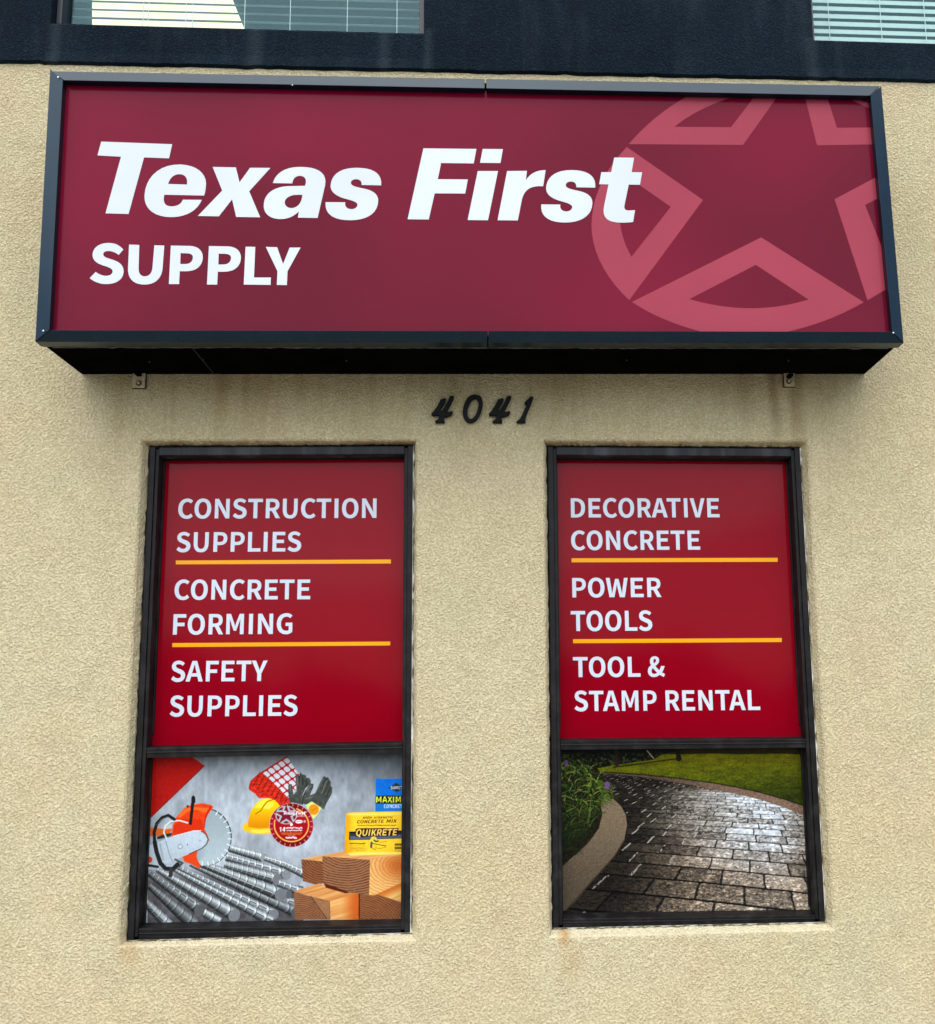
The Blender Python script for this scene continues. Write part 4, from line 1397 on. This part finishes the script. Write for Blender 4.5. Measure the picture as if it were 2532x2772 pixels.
    cv.poly([(420, 800), (490, 715), (600, 690), (780, 705), (740, 760), (640, 720), (540, 745), (450, 820)], (246, 112, 42), kB, a=0.75)
    cv.poly([(372, 1010), (385, 900), (470, 830), (700, 830), (725, 940), (640, 960)], (196, 32, 12), kB, a=0.55)
    cv.stroke([(800, 690), (745, 800), (726, 930)], 12, (165, 28, 12), kB)
    cv.poly([(480, 1255), (655, 1180), (640, 1250), (655, 1300), (687, 1350), (678, 1392), (590, 1345), (500, 1310)], (218, 66, 20), kB)
    arm = lambda X, Y: tuple(c * (0.93 + 0.09 * vn(X / 2, Y / 6, 7) + 0.06 * sstep(2300 - Y, -30, 40)) for c in (178, 192, 199))
    cv.poly([(100, 1130), (370, 1025), (600, 965), (690, 962), (745, 1000), (772, 1060), (755, 1112), (700, 1162), (400, 1292), (372, 1310), (350, 1362), (200, 1352), (100, 1358)], arm, kB)
    cv.stroke([(690, 962), (745, 1000), (772, 1060), (755, 1112), (700, 1162), (560, 1225)], 10, (50, 45, 42), kB)
    cv.stroke([(370, 1025), (600, 963), (690, 960)], 6, (235, 240, 240), kB)
    cv.ell(455, 1140, 30, 30, (120, 132, 138), kB)
    cv.ell(455, 1140, 22, 22, (192, 205, 210), kB)
    cv.ell(537, 1118, 8, 8, (85, 92, 98), kB)
    cv.ell(680, 1072, 7, 5, (70, 78, 82), kB)
    cv.ell(108, 1290, 30, 36, (196, 62, 28), kB)
    cv.poly([(190, 1030), (270, 1000), (365, 985), (350, 1020), (250, 1050), (195, 1060)], (40, 44, 40), kB)
    cv.poly([(250, 925), (360, 880), (365, 935), (280, 945)], (185, 190, 185), kB)
    cv.stroke([(225, 1110), (260, 1290)], 20, (150, 162, 168), kB)
    cv.stroke([(290, 1080), (330, 1220), (372, 1330)], 9, (120, 134, 146), kB)
    cv.stroke([(400, 1290), (480, 1330), (440, 1370)], 26, (70, 75, 74), kB)
    cv.stroke([(300, 1050), (268, 980), (285, 905), (350, 852), (450, 845), (540, 872)], 15, (222, 226, 222), kB)
    cv.stroke([(100, 1355), (200, 1372)], 30, (34, 38, 38), kB)
    cv.stroke([(165, 1090), (158, 980), (188, 880), (250, 812), (320, 787), (388, 832)], 36, (28, 30, 30), kB)
    cv.stroke([(180, 900), (248, 828), (318, 800)], 5, (110, 116, 116), kB)
    cv.stroke([(165, 1090), (186, 1200), (230, 1330), (290, 1392), (370, 1398), (425, 1345)], 50, (30, 33, 33), kB)
    cv.stroke([(290, 1345), (360, 1340), (400, 1310)], 22, (160, 172, 176), kB)
    cv.stroke([(352, 1400), (345, 1470)], 46, (48, 50, 48), kB)
    cv.stroke([(604, 582), (592, 690), (572, 880)], 40, (30, 26, 24), kB, w1=34)
    cv.stroke([(604, 590), (606, 630)], 44, (26, 24, 24), kB)
    cv.ell(540, 684, 14, 14, (50, 45, 42), kB)
    # barrier mesh: roll and spread sheet
    quad_ = [(268, 287), (537, 108), (700, 350), (552, 575)]
    ox, oy = 268, 287
    ex, ey = (537 - 268) / 5.0, (108 - 287) / 5.0
    gx, gy = (552 - 268) / 5.2, (575 - 287) / 5.2
    det = ex * gy - ey * gx
    def net(X, Y):
        cx, cy = (X - 640) / .2553, (Y - 2020) / .2553
        a = ((cx - ox) * gy - (cy - oy) * gx) / det
        b_ = ((cy - oy) * ex - (cx - ox) * ey) / det
        fa, fb = np.abs(a - np.floor(a) - .5) * 2, np.abs(b_ - np.floor(b_) - .5) * 2
        hole = fa ** 3.2 + fb ** 3.2 < 0.52
        lt = 205 + 12 * vn(X / 4, Y / 4, 3)
        return (np.where(hole, lt, 178), np.where(hole, lt + 4, 22), np.where(hole, lt + 6, 34))
    cv.poly(quad_, net, kC)
    cv.stroke([(262, 285), (538, 112)], 16, (172, 20, 28), kC)
    roll = lambda X, Y: tuple(c * (0.72 + 0.5 * vn(X / 4, Y / 3, 6)) for c in (205, 42, 24))
    cv.poly([(133, 425), (150, 370), (245, 282), (290, 292), (380, 372), (562, 560), (590, 610), (480, 660), (430, 600), (350, 550), (240, 552), (200, 505), (138, 465)], roll, kC)
    for r_ in range(7):
        for c_ in range(9):
            x = 175 + 42 * c_ + 12 * r_
            y = 425 - 22 * r_ + 36 * c_ + 8 * (r_ % 2) - 8 * c_ * 0
            if 150 + 0.9 * (x - 150) * 0.9 < y + 90 and y < 430 + 0.55 * (x - 150) and y > 300 + 0.72 * (x - 270):
                cv.stroke([(x, y), (x + 9, y - 16)], 9, (110, 14, 12), kC)
    cv.stroke([(138, 440), (158, 372), (250, 288)], 14, (188, 26, 20), kC)
    # hard hat
    hat = lambda X, Y: tuple(np.clip(c0 + (c1 - c0) * sstep(Y, 2165, 2245), 0, 255) for c0, c1 in zip((250, 208, 10), (214, 132, 4)))
    cv.poly(path('M 125 850 C 120 760 150 660 230 590 C 290 548 360 540 410 575 C 450 610 470 640 462 660 L 395 880 L 250 880 L 140 875 Z')[0], hat, kC)
    cv.poly([(195, 655), (235, 600), (300, 565), (345, 562), (300, 600), (268, 655)], (250, 232, 70), kC, a=0.85)
    cv.poly([(285, 660), (330, 600), (402, 600), (392, 630), (350, 668)], (246, 226, 86), kC, a=0.8)
    cv.stroke([(388, 566), (330, 585), (285, 640), (262, 682), (205, 718)], 9, (128, 86, 6), kC)
    cv.poly([(64, 850), (110, 798), (130, 858), (240, 874), (360, 864), (420, 880), (395, 926), (250, 934), (150, 922), (82, 894)], (240, 186, 22), kC)
    cv.poly([(150, 885), (260, 885), (370, 875), (390, 905), (260, 926), (160, 912)], (250, 222, 92), kC, a=0.75)
    # gloves
    gl = lambda X, Y: tuple(c * (0.78 + 0.35 * vn(X / 7, Y / 7, 21)) for c in (72, 76, 70))
    cv.poly([(550, 420), (560, 398), (590, 405), (608, 515), (640, 475), (628, 330), (645, 300), (668, 312), (680, 275), (705, 300), (735, 305), (745, 335), (775, 335), (792, 365), (790, 400), (735, 445), (700, 520), (700, 620), (560, 590), (553, 500)], gl, kC)
    cv.poly([(700, 530), (740, 460), (790, 395), (820, 400), (815, 440), (780, 520), (835, 500), (880, 400), (920, 325), (940, 318), (955, 335), (970, 325), (985, 350), (1005, 380), (1000, 420), (1020, 440), (1015, 500), (960, 600), (930, 670), (860, 640), (750, 620), (700, 610)], gl, kC)
    for p in ([(902, 480), (950, 345)], [(930, 505), (985, 365)], [(950, 545), (1005, 430)], [(665, 400), (668, 318)], [(705, 410), (706, 310)], [(742, 420), (748, 340)], [(700, 620), (712, 530), (735, 470)]):
        cv.stroke(p, 8, (36, 38, 34), kC)
    for p in ([(850, 480), (918, 345)], [(735, 560), (800, 540)], [(745, 480), (795, 420)], [(905, 500), (955, 370)], [(650, 420), (648, 330)], [(575, 480), (572, 420)]):
        cv.stroke(p, 14, (120, 124, 118), kC, a=0.55)
    # hang tag
    cv.poly([(735, 625), (800, 585), (905, 655), (850, 740), (818, 775), (790, 720)], (206, 224, 120), kC)
    cv.ell(822, 672, 55, 56, (222, 140, 24), kC)
    cv.stroke([(800, 690), (850, 655)], 8, (180, 100, 16), kC)
    # diamond blade
    cv.ell(968, 800, 650, 648, (205, 190, 192), kE)
    cv.ell(968, 800, 640, 640, lambda X, Y: tuple(c * (0.75 + 0.35 * sstep(np.abs(Y - 2234), 55, 10)) for c in (142, 16, 30)), kE)
    cv.ell(968, 800, 480, 490, (160, 12, 24), kE)
    for a in range(0, 360, 15):
        c, s = math.cos(math.radians(a + 4)), math.sin(math.radians(a + 4))
        cv.stroke([(968 + 565 * c, 800 + 565 * s), (968 + 640 * c, 800 + 640 * s)], 22, (218, 132, 132), kE)
    cv.stroke([(968 + 502 * math.cos(q), 790 + 492 * math.sin(q)) for q in np.linspace(math.radians(-72), math.radians(196), 50)], 34, (246, 176, 74), kE)
    cv.ell(815, 500, 318, 272, (118, 20, 42), kE)
    star_logo(cv, kE, 815, 500, 318, 272, (178, 174, 176), (112, 20, 44))
    cv.ell(968, 780, 42, 42, (236, 226, 226), kE)
    for lps in (texas, first):
        pass
    white = (244, 240, 240)
    xs_ = [p[0] for l in texas + first for p in l]
    zs_ = [p[1] for l in texas + first for p in l]
    xa_, xb_, za_, zb_ = min(xs_), max(xs_), min(zs_), max(zs_)
    cv.put(*cv.mask([[kE(730 + 655 * (p[0] - xa_) / (xb_ - xa_), 500 - 110 * (p[1] - za_) / (zb_ - za_) - 8) for p in l] for l in texas + first]), white)
    cv.text('SUPPLY', 1105, 556, 1385, 552, 44, white, kE, 0.15)
    cv.ell(1190, 695, 108, 52, (238, 230, 230), kE)
    squiggle(cv, kE, 1115, 1265, 695, 30, (150, 60, 60), 4)
    cv.ell(1357, 690, 40, 40, (196, 150, 155), kE)
    cv.text('14', 622, 985, 790, 985, 125, white, kE, 0.0)
    squiggle(cv, kE, 805, 1275, 880, 60, (238, 226, 226), 11, 26)
    squiggle(cv, kE, 835, 1275, 955, 52, (236, 222, 222), 12, 24)
    for y, x0_, x1_ in ((1030, 660, 1270), (1065, 690, 1240), (1100, 860, 1080)):
        squiggle(cv, kE, x0_, x1_, y, 26, (196, 128, 40), y, 16)
    squiggle(cv, kE, 815, 1115, 1170, 60, (226, 214, 212), 31, 40)
    # timber
    def rings(cx, cy, sp, ax, base, dark, seed):
        def f(X, Y):
            dx, dy = (X - cx) * ax, (Y - cy)
            r_ = np.hypot(dx, dy) + 5 * (fbm(X / 22, Y / 22, seed) - .5)
            w_ = 0.5 + 0.5 * np.cos(r_ / sp * 2 * math.pi)
            k = np.clip(w_ ** 2 * (0.55 + 0.5 * vn(X / 8, Y / 8, seed + 1)) + 0.25 * (vn(X / 1.3, Y / 1.3, seed + 2) - .5), 0, 1)
            return tuple((base[i] * 0.94 + (dark[i] * 0.72 - base[i] * 0.94) * k) for i in range(3))
        return f
    def grain(dx, dy, sp, base, dark, seed, hot=None):
        def f(X, Y):
            c_ = X * dy - Y * dx + 3 * (fbm(X / 40, Y / 40, seed) - .5)
            k = np.clip(0.75 * vn(c_ / sp, (X * dx + Y * dy) / (sp * 40), seed) + 0.3 * vn(c_ / sp * 3, X / 60, seed + 3) - .15, 0, 1)
            col = [base[i] + (dark[i] - base[i]) * k for i in range(3)]
            if hot:
                hf = hot(X, Y)
                col = [col[i] + (h_ - col[i]) * hf for i, h_ in enumerate((196, 92, 28))]
            return tuple(col)
        return f
    mc = kD(1070, 470)
    cv.poly([(522, 652), (800, 600), (1045, 560), (1060, 620), (778, 625), (775, 682)], grain(0.95, -.2, 4, (228, 172, 108), (190, 122, 64), 60), kD)
    cv.poly([(522, 655), (778, 682), (792, 948), (700, 966), (540, 920)], rings(*kD(860, 560), 6.0, 0.8, (150, 92, 56), (96, 52, 30), 61), kD)
    cv.poly([(425, 1045), (740, 950), (830, 985), (1228, 1062), (870, 1168)], grain(0.95, -.28, 5, (232, 176, 104), (176, 104, 48), 62), kD)
    cv.poly([(790, 938), (1125, 1058), (1060, 1070), (820, 1002)], (84, 28, 14), kD)
    cv.poly([(870, 1165), (1222, 1062), (1226, 1390), (872, 1390)], grain(0.95, -.26, 4.5, (236, 184, 110), (196, 120, 54), 63, lambda X, Y: sstep((X - 700) / .2227, 980, 1200)), kD)
    cv.poly([(428, 1055), (870, 1165), (875, 1390), (445, 1390)], rings(*kD(500, 1520), 5.2, 0.9, (164, 108, 70), (98, 58, 34), 64), kD)
    cv.poly([(650, 1115), (720, 1150), (860, 1170), (868, 1380), (830, 1380), (700, 1230)], lambda X, Y: tuple(c * (0.9 + .2 * vn(X / 3, Y / 3, 5)) for c in (158, 112, 74)), kD, a=0.8)
    cv.stroke([(640, 1110), (720, 1230), (830, 1375)], 14, (86, 54, 34), kD)
    cv.poly([(1345, 1095), (1420, 1085), (1745, 925), (1760, 1180), (1530, 1110)], grain(0.9, -.4, 5, (236, 190, 108), (206, 132, 56), 65, lambda X, Y: 0.85 * sstep(((Y - 2180) / .2227 - 925) + ((X - 700) / .2227 - 1745) * .49, 120, 10)), kD)
    cv.poly([(1226, 1062), (1440, 1088), (1530, 1110), (1760, 1185), (1760, 1390), (1226, 1390)], rings(*kD(1180, 1560), 5.4, 0.8, (158, 98, 58), (100, 54, 30), 66), kD)
    cv.stroke([(1226, 1065), (1226, 1380)], 16, (74, 26, 12), kD)
    cv.poly([(778, 622), (1050, 570), (1062, 606), (1760, 598), (1357, 662)], grain(0.98, -.1, 4, (230, 172, 104), (188, 118, 58), 67), kD)
    hotc = kD(1690, 730)
    def cath(X, Y):
        r_ = np.hypot((X - hotc[0]) * 0.75, Y - hotc[1]) + 6 * (fbm(X / 18, Y / 18, 70) - .5)
        k = np.clip((0.5 + 0.5 * np.cos(r_ / 7.5 * 2 * math.pi)) ** 2 * 0.6 + .3 * (vn(X / 2, Y / 2, 3) - .4), 0, 1)
        h_ = np.exp(-(r_ / 36.0) ** 2)
        return tuple((b_ + (d_ - b_) * k) * (1 - h_ * .75) + o_ * h_ * .75 for b_, d_, o_ in zip((236, 190, 116), (192, 118, 50), (186, 84, 24)))
    cv.poly([(1352, 662), (1760, 592), (1760, 930), (1412, 1092), (1343, 1092)], cath, kD)
    cv.poly([(776, 620), (1358, 664), (1345, 1094), (1122, 1062), (790, 942)], rings(mc[0], mc[1], 6.6, 0.78, (168, 112, 74), (86, 52, 34), 68), kD)
    # blue bag
    cv.poly([(1478, 345), (1780, 345), (1780, 700), (1474, 695)], lambda X, Y: tuple(c * (0.93 + .12 * vn(X / 9, Y / 9, 2)) for c in (14, 108, 208)), kC)
    cv.poly([(1610, 440), (1700, 388), (1790, 440), (1700, 490)], (18, 26, 34), kC)
    cv.stroke([(1622, 440), (1700, 396), (1790, 446)], 5, (60, 110, 120), kC)
    cv.stroke([(1622, 440), (1700, 482), (1790, 436)], 5, (60, 110, 120), kC)
    cv.text('SAKRETE', 1638, 456, 1776, 454, 32, (214, 224, 226), kC, 0.0)
    cv.poly([(1478, 525), (1780, 525), (1780, 606), (1478, 608)], (14, 20, 14), kC)
    cv.text('MAXIMU', 1484, 598, 1810, 594, 62, (226, 232, 60), kC, 0.0)
    cv.poly([(1478, 612), (1780, 610), (1780, 700), (1476, 690)], (24, 112, 190), kC)
    cv.text('CONCRETE', 1566, 656, 1785, 654, 38, (206, 226, 240), kC, 0.0)
    # yellow bag
    bag = lambda X, Y: tuple(np.clip(c * (0.92 + .12 * fbm(X / 9, Y / 9, 12)) - q * (1 - sstep((X - 640) / .2553, 1150, 1260)), 0, 255) for c, q in zip((248, 204, 44), (12, 42, 36)))
    cv.poly([(1166, 706), (1330, 700), (1780, 688), (1780, 1146), (1400, 1152), (1152, 1146), (1148, 1100)], bag, kC)
    cv.poly([(40, 40), (200, 20), (1640, 0), (1640, 50), (250, 75)], (250, 226, 120), kF, a=.6)
    cv.poly([(100, 1120), (640, 1090), (1640, 1085), (1640, 1150), (200, 1190)], (250, 226, 110), kF, a=.7)
    ink = (48, 26, 6)
    cv.text('HIGH', 540, 172, 790, 166, 66, ink, kF, 0.25)
    cv.text('STRENGTH', 838, 166, 1362, 160, 58, ink, kF, 0.25)
    cv.text('CONCRETE', 372, 298, 1130, 280, 92, ink, kF, 0.25)
    cv.text('MIX', 1188, 280, 1490, 274, 92, ink, kF, 0.25)
    squiggle(cv, kF, 390, 1450, 350, 34, (90, 60, 10), 6, 17)
    cv.poly([(160, 520), (1640, 488), (1640, 712), (160, 760)], (30, 26, 22), kF)
    cv.poly([(188, 640), (1640, 596), (1640, 698), (188, 740)], (74, 92, 118), kF)
    cv.stroke([(190, 600), (1640, 560)], 16, (70, 80, 76), kF)
    cv.poly([(340, 460), (400, 430), (1532, 424), (1500, 645), (700, 660), (500, 684), (326, 655)], (46, 22, 10), kF)
    cv.text('QUIKRETE', 338, 642, 1505, 628, 180, (246, 208, 104), kF, 0.18)
    sk = (120, 90, 20)
    cv.ell(838, 745, 90, 90, (226, 200, 70), kF)
    cv.stroke([(780, 830), (770, 950)], 60, (86, 78, 70), kF)
    cv.stroke([(850, 760), (900, 800), (960, 780)], 36, (40, 36, 20), kF)
    cv.stroke([(800, 850), (1000, 890), (1170, 915)], 20, (56, 40, 14), kF)
    cv.stroke([(950, 800), (1060, 820), (1200, 790)], 12, sk, kF)
    cv.stroke([(790, 980), (900, 1025)], 16, sk, kF)
    cv.stroke([(900, 930), (900, 985), (1030, 990), (1180, 950)], 12, sk, kF)
    squiggle(cv, kF, 175, 600, 850, 40, (70, 46, 8), 8, 20)
    for y, x1_ in ((900, 600), (950, 570), (985, 590), (1015, 660), (1055, 600)):
        squiggle(cv, kF, 185, x1_, y, 22, (150, 112, 20), y, 9)
    cv.poly([(1420, 850), (1640, 846), (1640, 915), (1420, 918)], (110, 88, 24), kF)
    cv.poly([(1420, 945), (1640, 940), (1640, 1010), (1420, 1012)], (110, 88, 24), kF)
    squiggle(cv, kF, 1415, 1640, 1060, 34, (90, 66, 14), 3, 14)

def paint_path(cv):
    X, Y = cv.X, cv.Y
    lx, ly = (X - 1440) / .46713, (Y - 1980) / .46713
    # dark planting under the trees
    n = fbm(X / 5, Y / 5, 3, 3)
    k = sstep(n, 0.45, 0.8) * sstep(ly, 108, 150)
    col = np.stack([12 + 52 * k, 13 + 60 * k, 8 + 20 * k], -1)
    # lawn
    g = fbm(X / 26, Y / 9, 5, 3) * 0.5 + vn(X / 2.2, Y / 1.6, 7) * 0.5
    dpt = np.clip((ly - 120) / 300, 0, 1)
    right = sstep(lx, 900, 1560) * 0.35
    lum = (0.72 + 0.55 * (g - .5) * (1 + dpt)) * (1.04 - 0.55 * np.clip(dpt * 0.75 + right * dpt, 0, 1))
    lawn = np.stack([140 * lum * (1 - .25 * dpt), 134 * lum, 8 * lum + 4], -1)
    lawn[ly < 131 + 2 * np.sin(lx / 60)] *= 0.34
    sh = np.abs(ly - (196 - (lx - 560) * 0.135)) < 4.5
    lawn[sh & (lx > 470) & (lx < 870)] *= 0.45
    def edge(xs_, ys_):
        return np.interp(lx, xs_, ys_)
    top = edge([300, 380, 470, 560, 700, 760, 900, 1600], [230, 215, 196, 184, 165, 132, 100, 90])
    lower = edge([300, 380, 480, 640, 760, 900, 1060, 1200, 1330, 1460, 1580, 1620], [236, 233, 240, 249, 262, 278, 300, 326, 355, 392, 432, 446])
    path_e = edge([300, 380, 480, 640, 760, 900, 1060, 1200, 1330, 1460, 1580, 1620], [238, 240, 250, 264, 282, 306, 338, 366, 398, 440, 490, 508])
    is_lawn = (ly > top) & (ly < lower)
    col[is_lawn] = lawn[is_lawn]
    kerb = (ly >= lower) & (ly < path_e) & (lx > 360)
    kk = 0.75 + 0.5 * vn(X / 3, Y / 2, 9)
    kc = np.stack([98 * kk, 78 * kk, 64 * kk], -1) * (0.75 + 0.45 * sstep(lx, 600, 1300))[..., None]
    col[kerb] = kc[kerb]
    line = np.abs(ly - lower) < 3.2
    col[line & (lx > 420)] *= 0.35
    # stamped stone courses in perspective
    Yh = 50.0
    yp = ly - (lx - 522) * 0.000108 * (ly - Yh)
    yp = yp + 5 * (fbm(X / 40, Y / 40, 31, 2) - .5) * (yp / 900)
    r_ = 7060 / np.maximum(yp - Yh, 20)
    ri = np.floor(r_)
    fr = r_ - ri
    u = (lx - 1250) / np.maximum(yp - Yh, 20) / 0.335 + (hsh(ri, ri * 0, 77) - 0.5) * 0.5 + 0.5 * (ri % 2)
    u = u + 0.05 * (fbm(X / 14, Y / 14, 35, 2) - .5)
    ui = np.floor(u)
    fu = u - ui
    sid = hsh(ri, ui, 5)
    jr = np.minimum(fr, 1 - fr)
    ju = np.minimum(fu, 1 - fu)
    near = np.clip((yp - 250) / 700, 0, 1)
    tex = fbm(X / 7, Y / 3.2, 51, 4)
    rdg = 1 - np.abs(fbm(X / 12, Y / 5, 61, 3) - .5) * 2
    warm = sstep(lx + 0.45 * (ly - 500), 560, 1250)
    base = np.stack([36 + 112 * warm, 31 + 98 * warm, 24 + 82 * warm], -1)
    base *= (0.66 + 0.40 * sid + 1.0 * (tex - .5))[..., None]
    base *= (1 - 0.6 * sstep(rdg, 0.90, 0.98) * (0.4 + .6 * near))[..., None]
    # wet glare
    ax = lx - (1330 + 0.16 * (ly - 420))
    gl = np.exp(-(ax / np.where(ax > 0, 240, 350)) ** 2) * sstep(ly, 300, 380) * (1 - sstep(ly, 560, 900) * 0.86)
    gl = np.clip(gl * (0.42 + 0.75 * sid + 1.3 * (tex - .45)), 0, 1)
    base = base * (1 - gl[..., None]) + np.array([206, 216, 222]) * gl[..., None]
    mid = np.exp(-((lx - 1000) / 260) ** 2) * sstep(ly, 300, 360) * (1 - sstep(ly, 480, 700))
    base = base * (1 - 0.45 * mid[..., None] * sstep(tex, .4, .65)[..., None]) + np.array([176, 168, 150]) * 0.45 * (mid * sstep(tex, .4, .65))[..., None]
    ck = 1 - np.abs(fbm(X / 16 + sid * 9, Y / 6 + sid * 5, 91, 3) - .5) * 2
    crack = sstep(ck, 0.93, 0.985) * (0.35 + 0.65 * near) * (fbm(X / 30, Y / 20, 95, 2) > 0.42)
    base *= (1 - 0.8 * crack)[..., None]
    lit = sstep(fbm(X / 9, Y / 4 + 0.35, 51 + 40, 3), .55, .7) * warm * (0.3 + .7 * near)
    base = base * (1 + 0.55 * lit[..., None])
    jrow = jr < 0.050 + 0.02 * (tex - .5)
    base[jrow] = base[jrow] * 0.16
    jcol = (ju < 0.026) & (jr > 0.05)
    spark = jcol & (lx < 1000 - 0.12 * (ly - 300)) & (vn(X / 3, Y / 3, 81) > 0.32) & (hsh(ri, np.round(u), 9) > 0.22)
    dark = jcol & ~spark
    base[dark] *= 0.30
    sc = 0.62 + 0.38 * (1 - near)
    sp_ = np.stack([196 * sc, 188 * sc, 172 * sc], -1)
    base[spark] = sp_[spark]
    ps = (ly >= path_e) & (lx > 180)
    col[ps] = base[ps]
    cv.img[:] = col
    # bed on the left with its curved kerb
    cv.poly([(100, 190), (290, 170), (380, 215), (440, 300), (455, 380), (420, 420), (400, 480), (385, 560), (330, 640), (250, 715), (150, 810), (100, 800)],
            lambda X, Y: tuple(c * (0.3 + 1.3 * fbm(X / 5, Y / 5, 15, 3)) for c in (26, 22, 10)), kL)
    kb = lambda X, Y: tuple(c * (0.80 + 0.36 * vn(X / 1.6, Y / 1.6, 19)) * (0.80 + 0.34 * sstep(2330 - Y, -90, 150)) for c in (102, 88, 69))
    cv.poly(path('M 395 420 C 408 460 405 510 385 560 C 350 620 300 665 250 715 L 120 835 L 120 1060 L 205 1032 C 260 985 330 890 400 810 C 460 745 510 690 538 622 C 560 560 558 510 540 470 C 510 415 470 378 425 376 Z')[0], kb, kL)
    cv.stroke([(430, 377), (480, 392), (520, 432), (548, 482), (556, 545), (540, 622)], 7, (24, 20, 14), kL)
    cv.stroke([(540, 625), (480, 722), (400, 812), (300, 922), (200, 1036)], 7, (52, 40, 28), kL)
    cv.stroke([(395, 420), (406, 480), (386, 560), (330, 640), (250, 716)], 6, (30, 24, 14), kL)
    rr = random.Random(8)
    def blade(x, y, L_, a, c, wdt):
        pts = []
        for i in range(5):
            q = i / 4
            aa = a - q * 0.5 * math.cos(a)
            pts.append((x + L_ * q * math.cos(aa), y - L_ * q * math.sin(aa) + 26 * q * q))
        cv.stroke(pts, wdt, c, kL, w1=2.0)
    for i in range(620):
        y = rr.uniform(200, 700)
        xm = np.interp(y, [190, 300, 380, 480, 560, 700], [300, 390, 420, 375, 340, 200])
        x = rr.uniform(165, xm)
        f_ = rr.random()
        hi = max(0.15, 1 - max(0, y - 380) / 330)
        if f_ < .45:
            c = (12 + 10 * rr.random(), 18 + 18 * rr.random(), 8)
        elif f_ < .85:
            c = ((14 + 22 * hi) + 30 * rr.random() * hi, (20 + 30 * hi) + 36 * rr.random() * hi, 8 + 12 * rr.random() * hi)
        else:
            c = (92 * hi + 20, 102 * hi + 24, 42 * hi + 12)
        blade(x, y, rr.uniform(45, 115), rr.choice((rr.uniform(.5, 1.4), rr.uniform(1.2, 2.6))), c, rr.uniform(4, 8.5))
    for i in range(40):
        blade(rr.uniform(380, 440), rr.uniform(280, 400), rr.uniform(20, 50), rr.uniform(-.2, .9), (66, 84, 26), 5)
    for x, y, s in ((437, 312, 1.0), (200, 183, .8)):
        for i in range(7):
            a = i * 0.9
            cv.stroke([(x, y), (x + 13 * s * math.cos(a), y + 20 * s * math.sin(a))], 9 * s, (92 + 12 * (i % 3), 66, 122), kL)
    cv.stroke([(488, 100), (492, 192)], 24, (40, 28, 16), kL)
    cv.stroke([(503, 120), (508, 188)], 10, (30, 20, 10), kL)
    cv.stroke([(850, 104), (848, 130), (852, 160)], 20, (28, 22, 10), kL, w1=30)
    cv.stroke([(668, 112), (705, 155)], 5, (170, 160, 140), kL)

PRINTS = {'L': (paint_supplies, 'window print of a saw, hard hat, rebar, timber and concrete bags'),
          'R': (paint_path, 'window print of a wet stone path curving past a lawn')}
for k in 'LR':
    x0, x1, z0, z1 = PANEL[k]
    cv = Canvas(x0, x1, z0, z1, 540, 350, 2)
    PRINTS[k][0](cv)
    root = empty('window_print', ((x0 + x1) / 2, GY, z0), PRINTS[k][1], 'poster', 'printed window films')
    cv.finish('film', root)
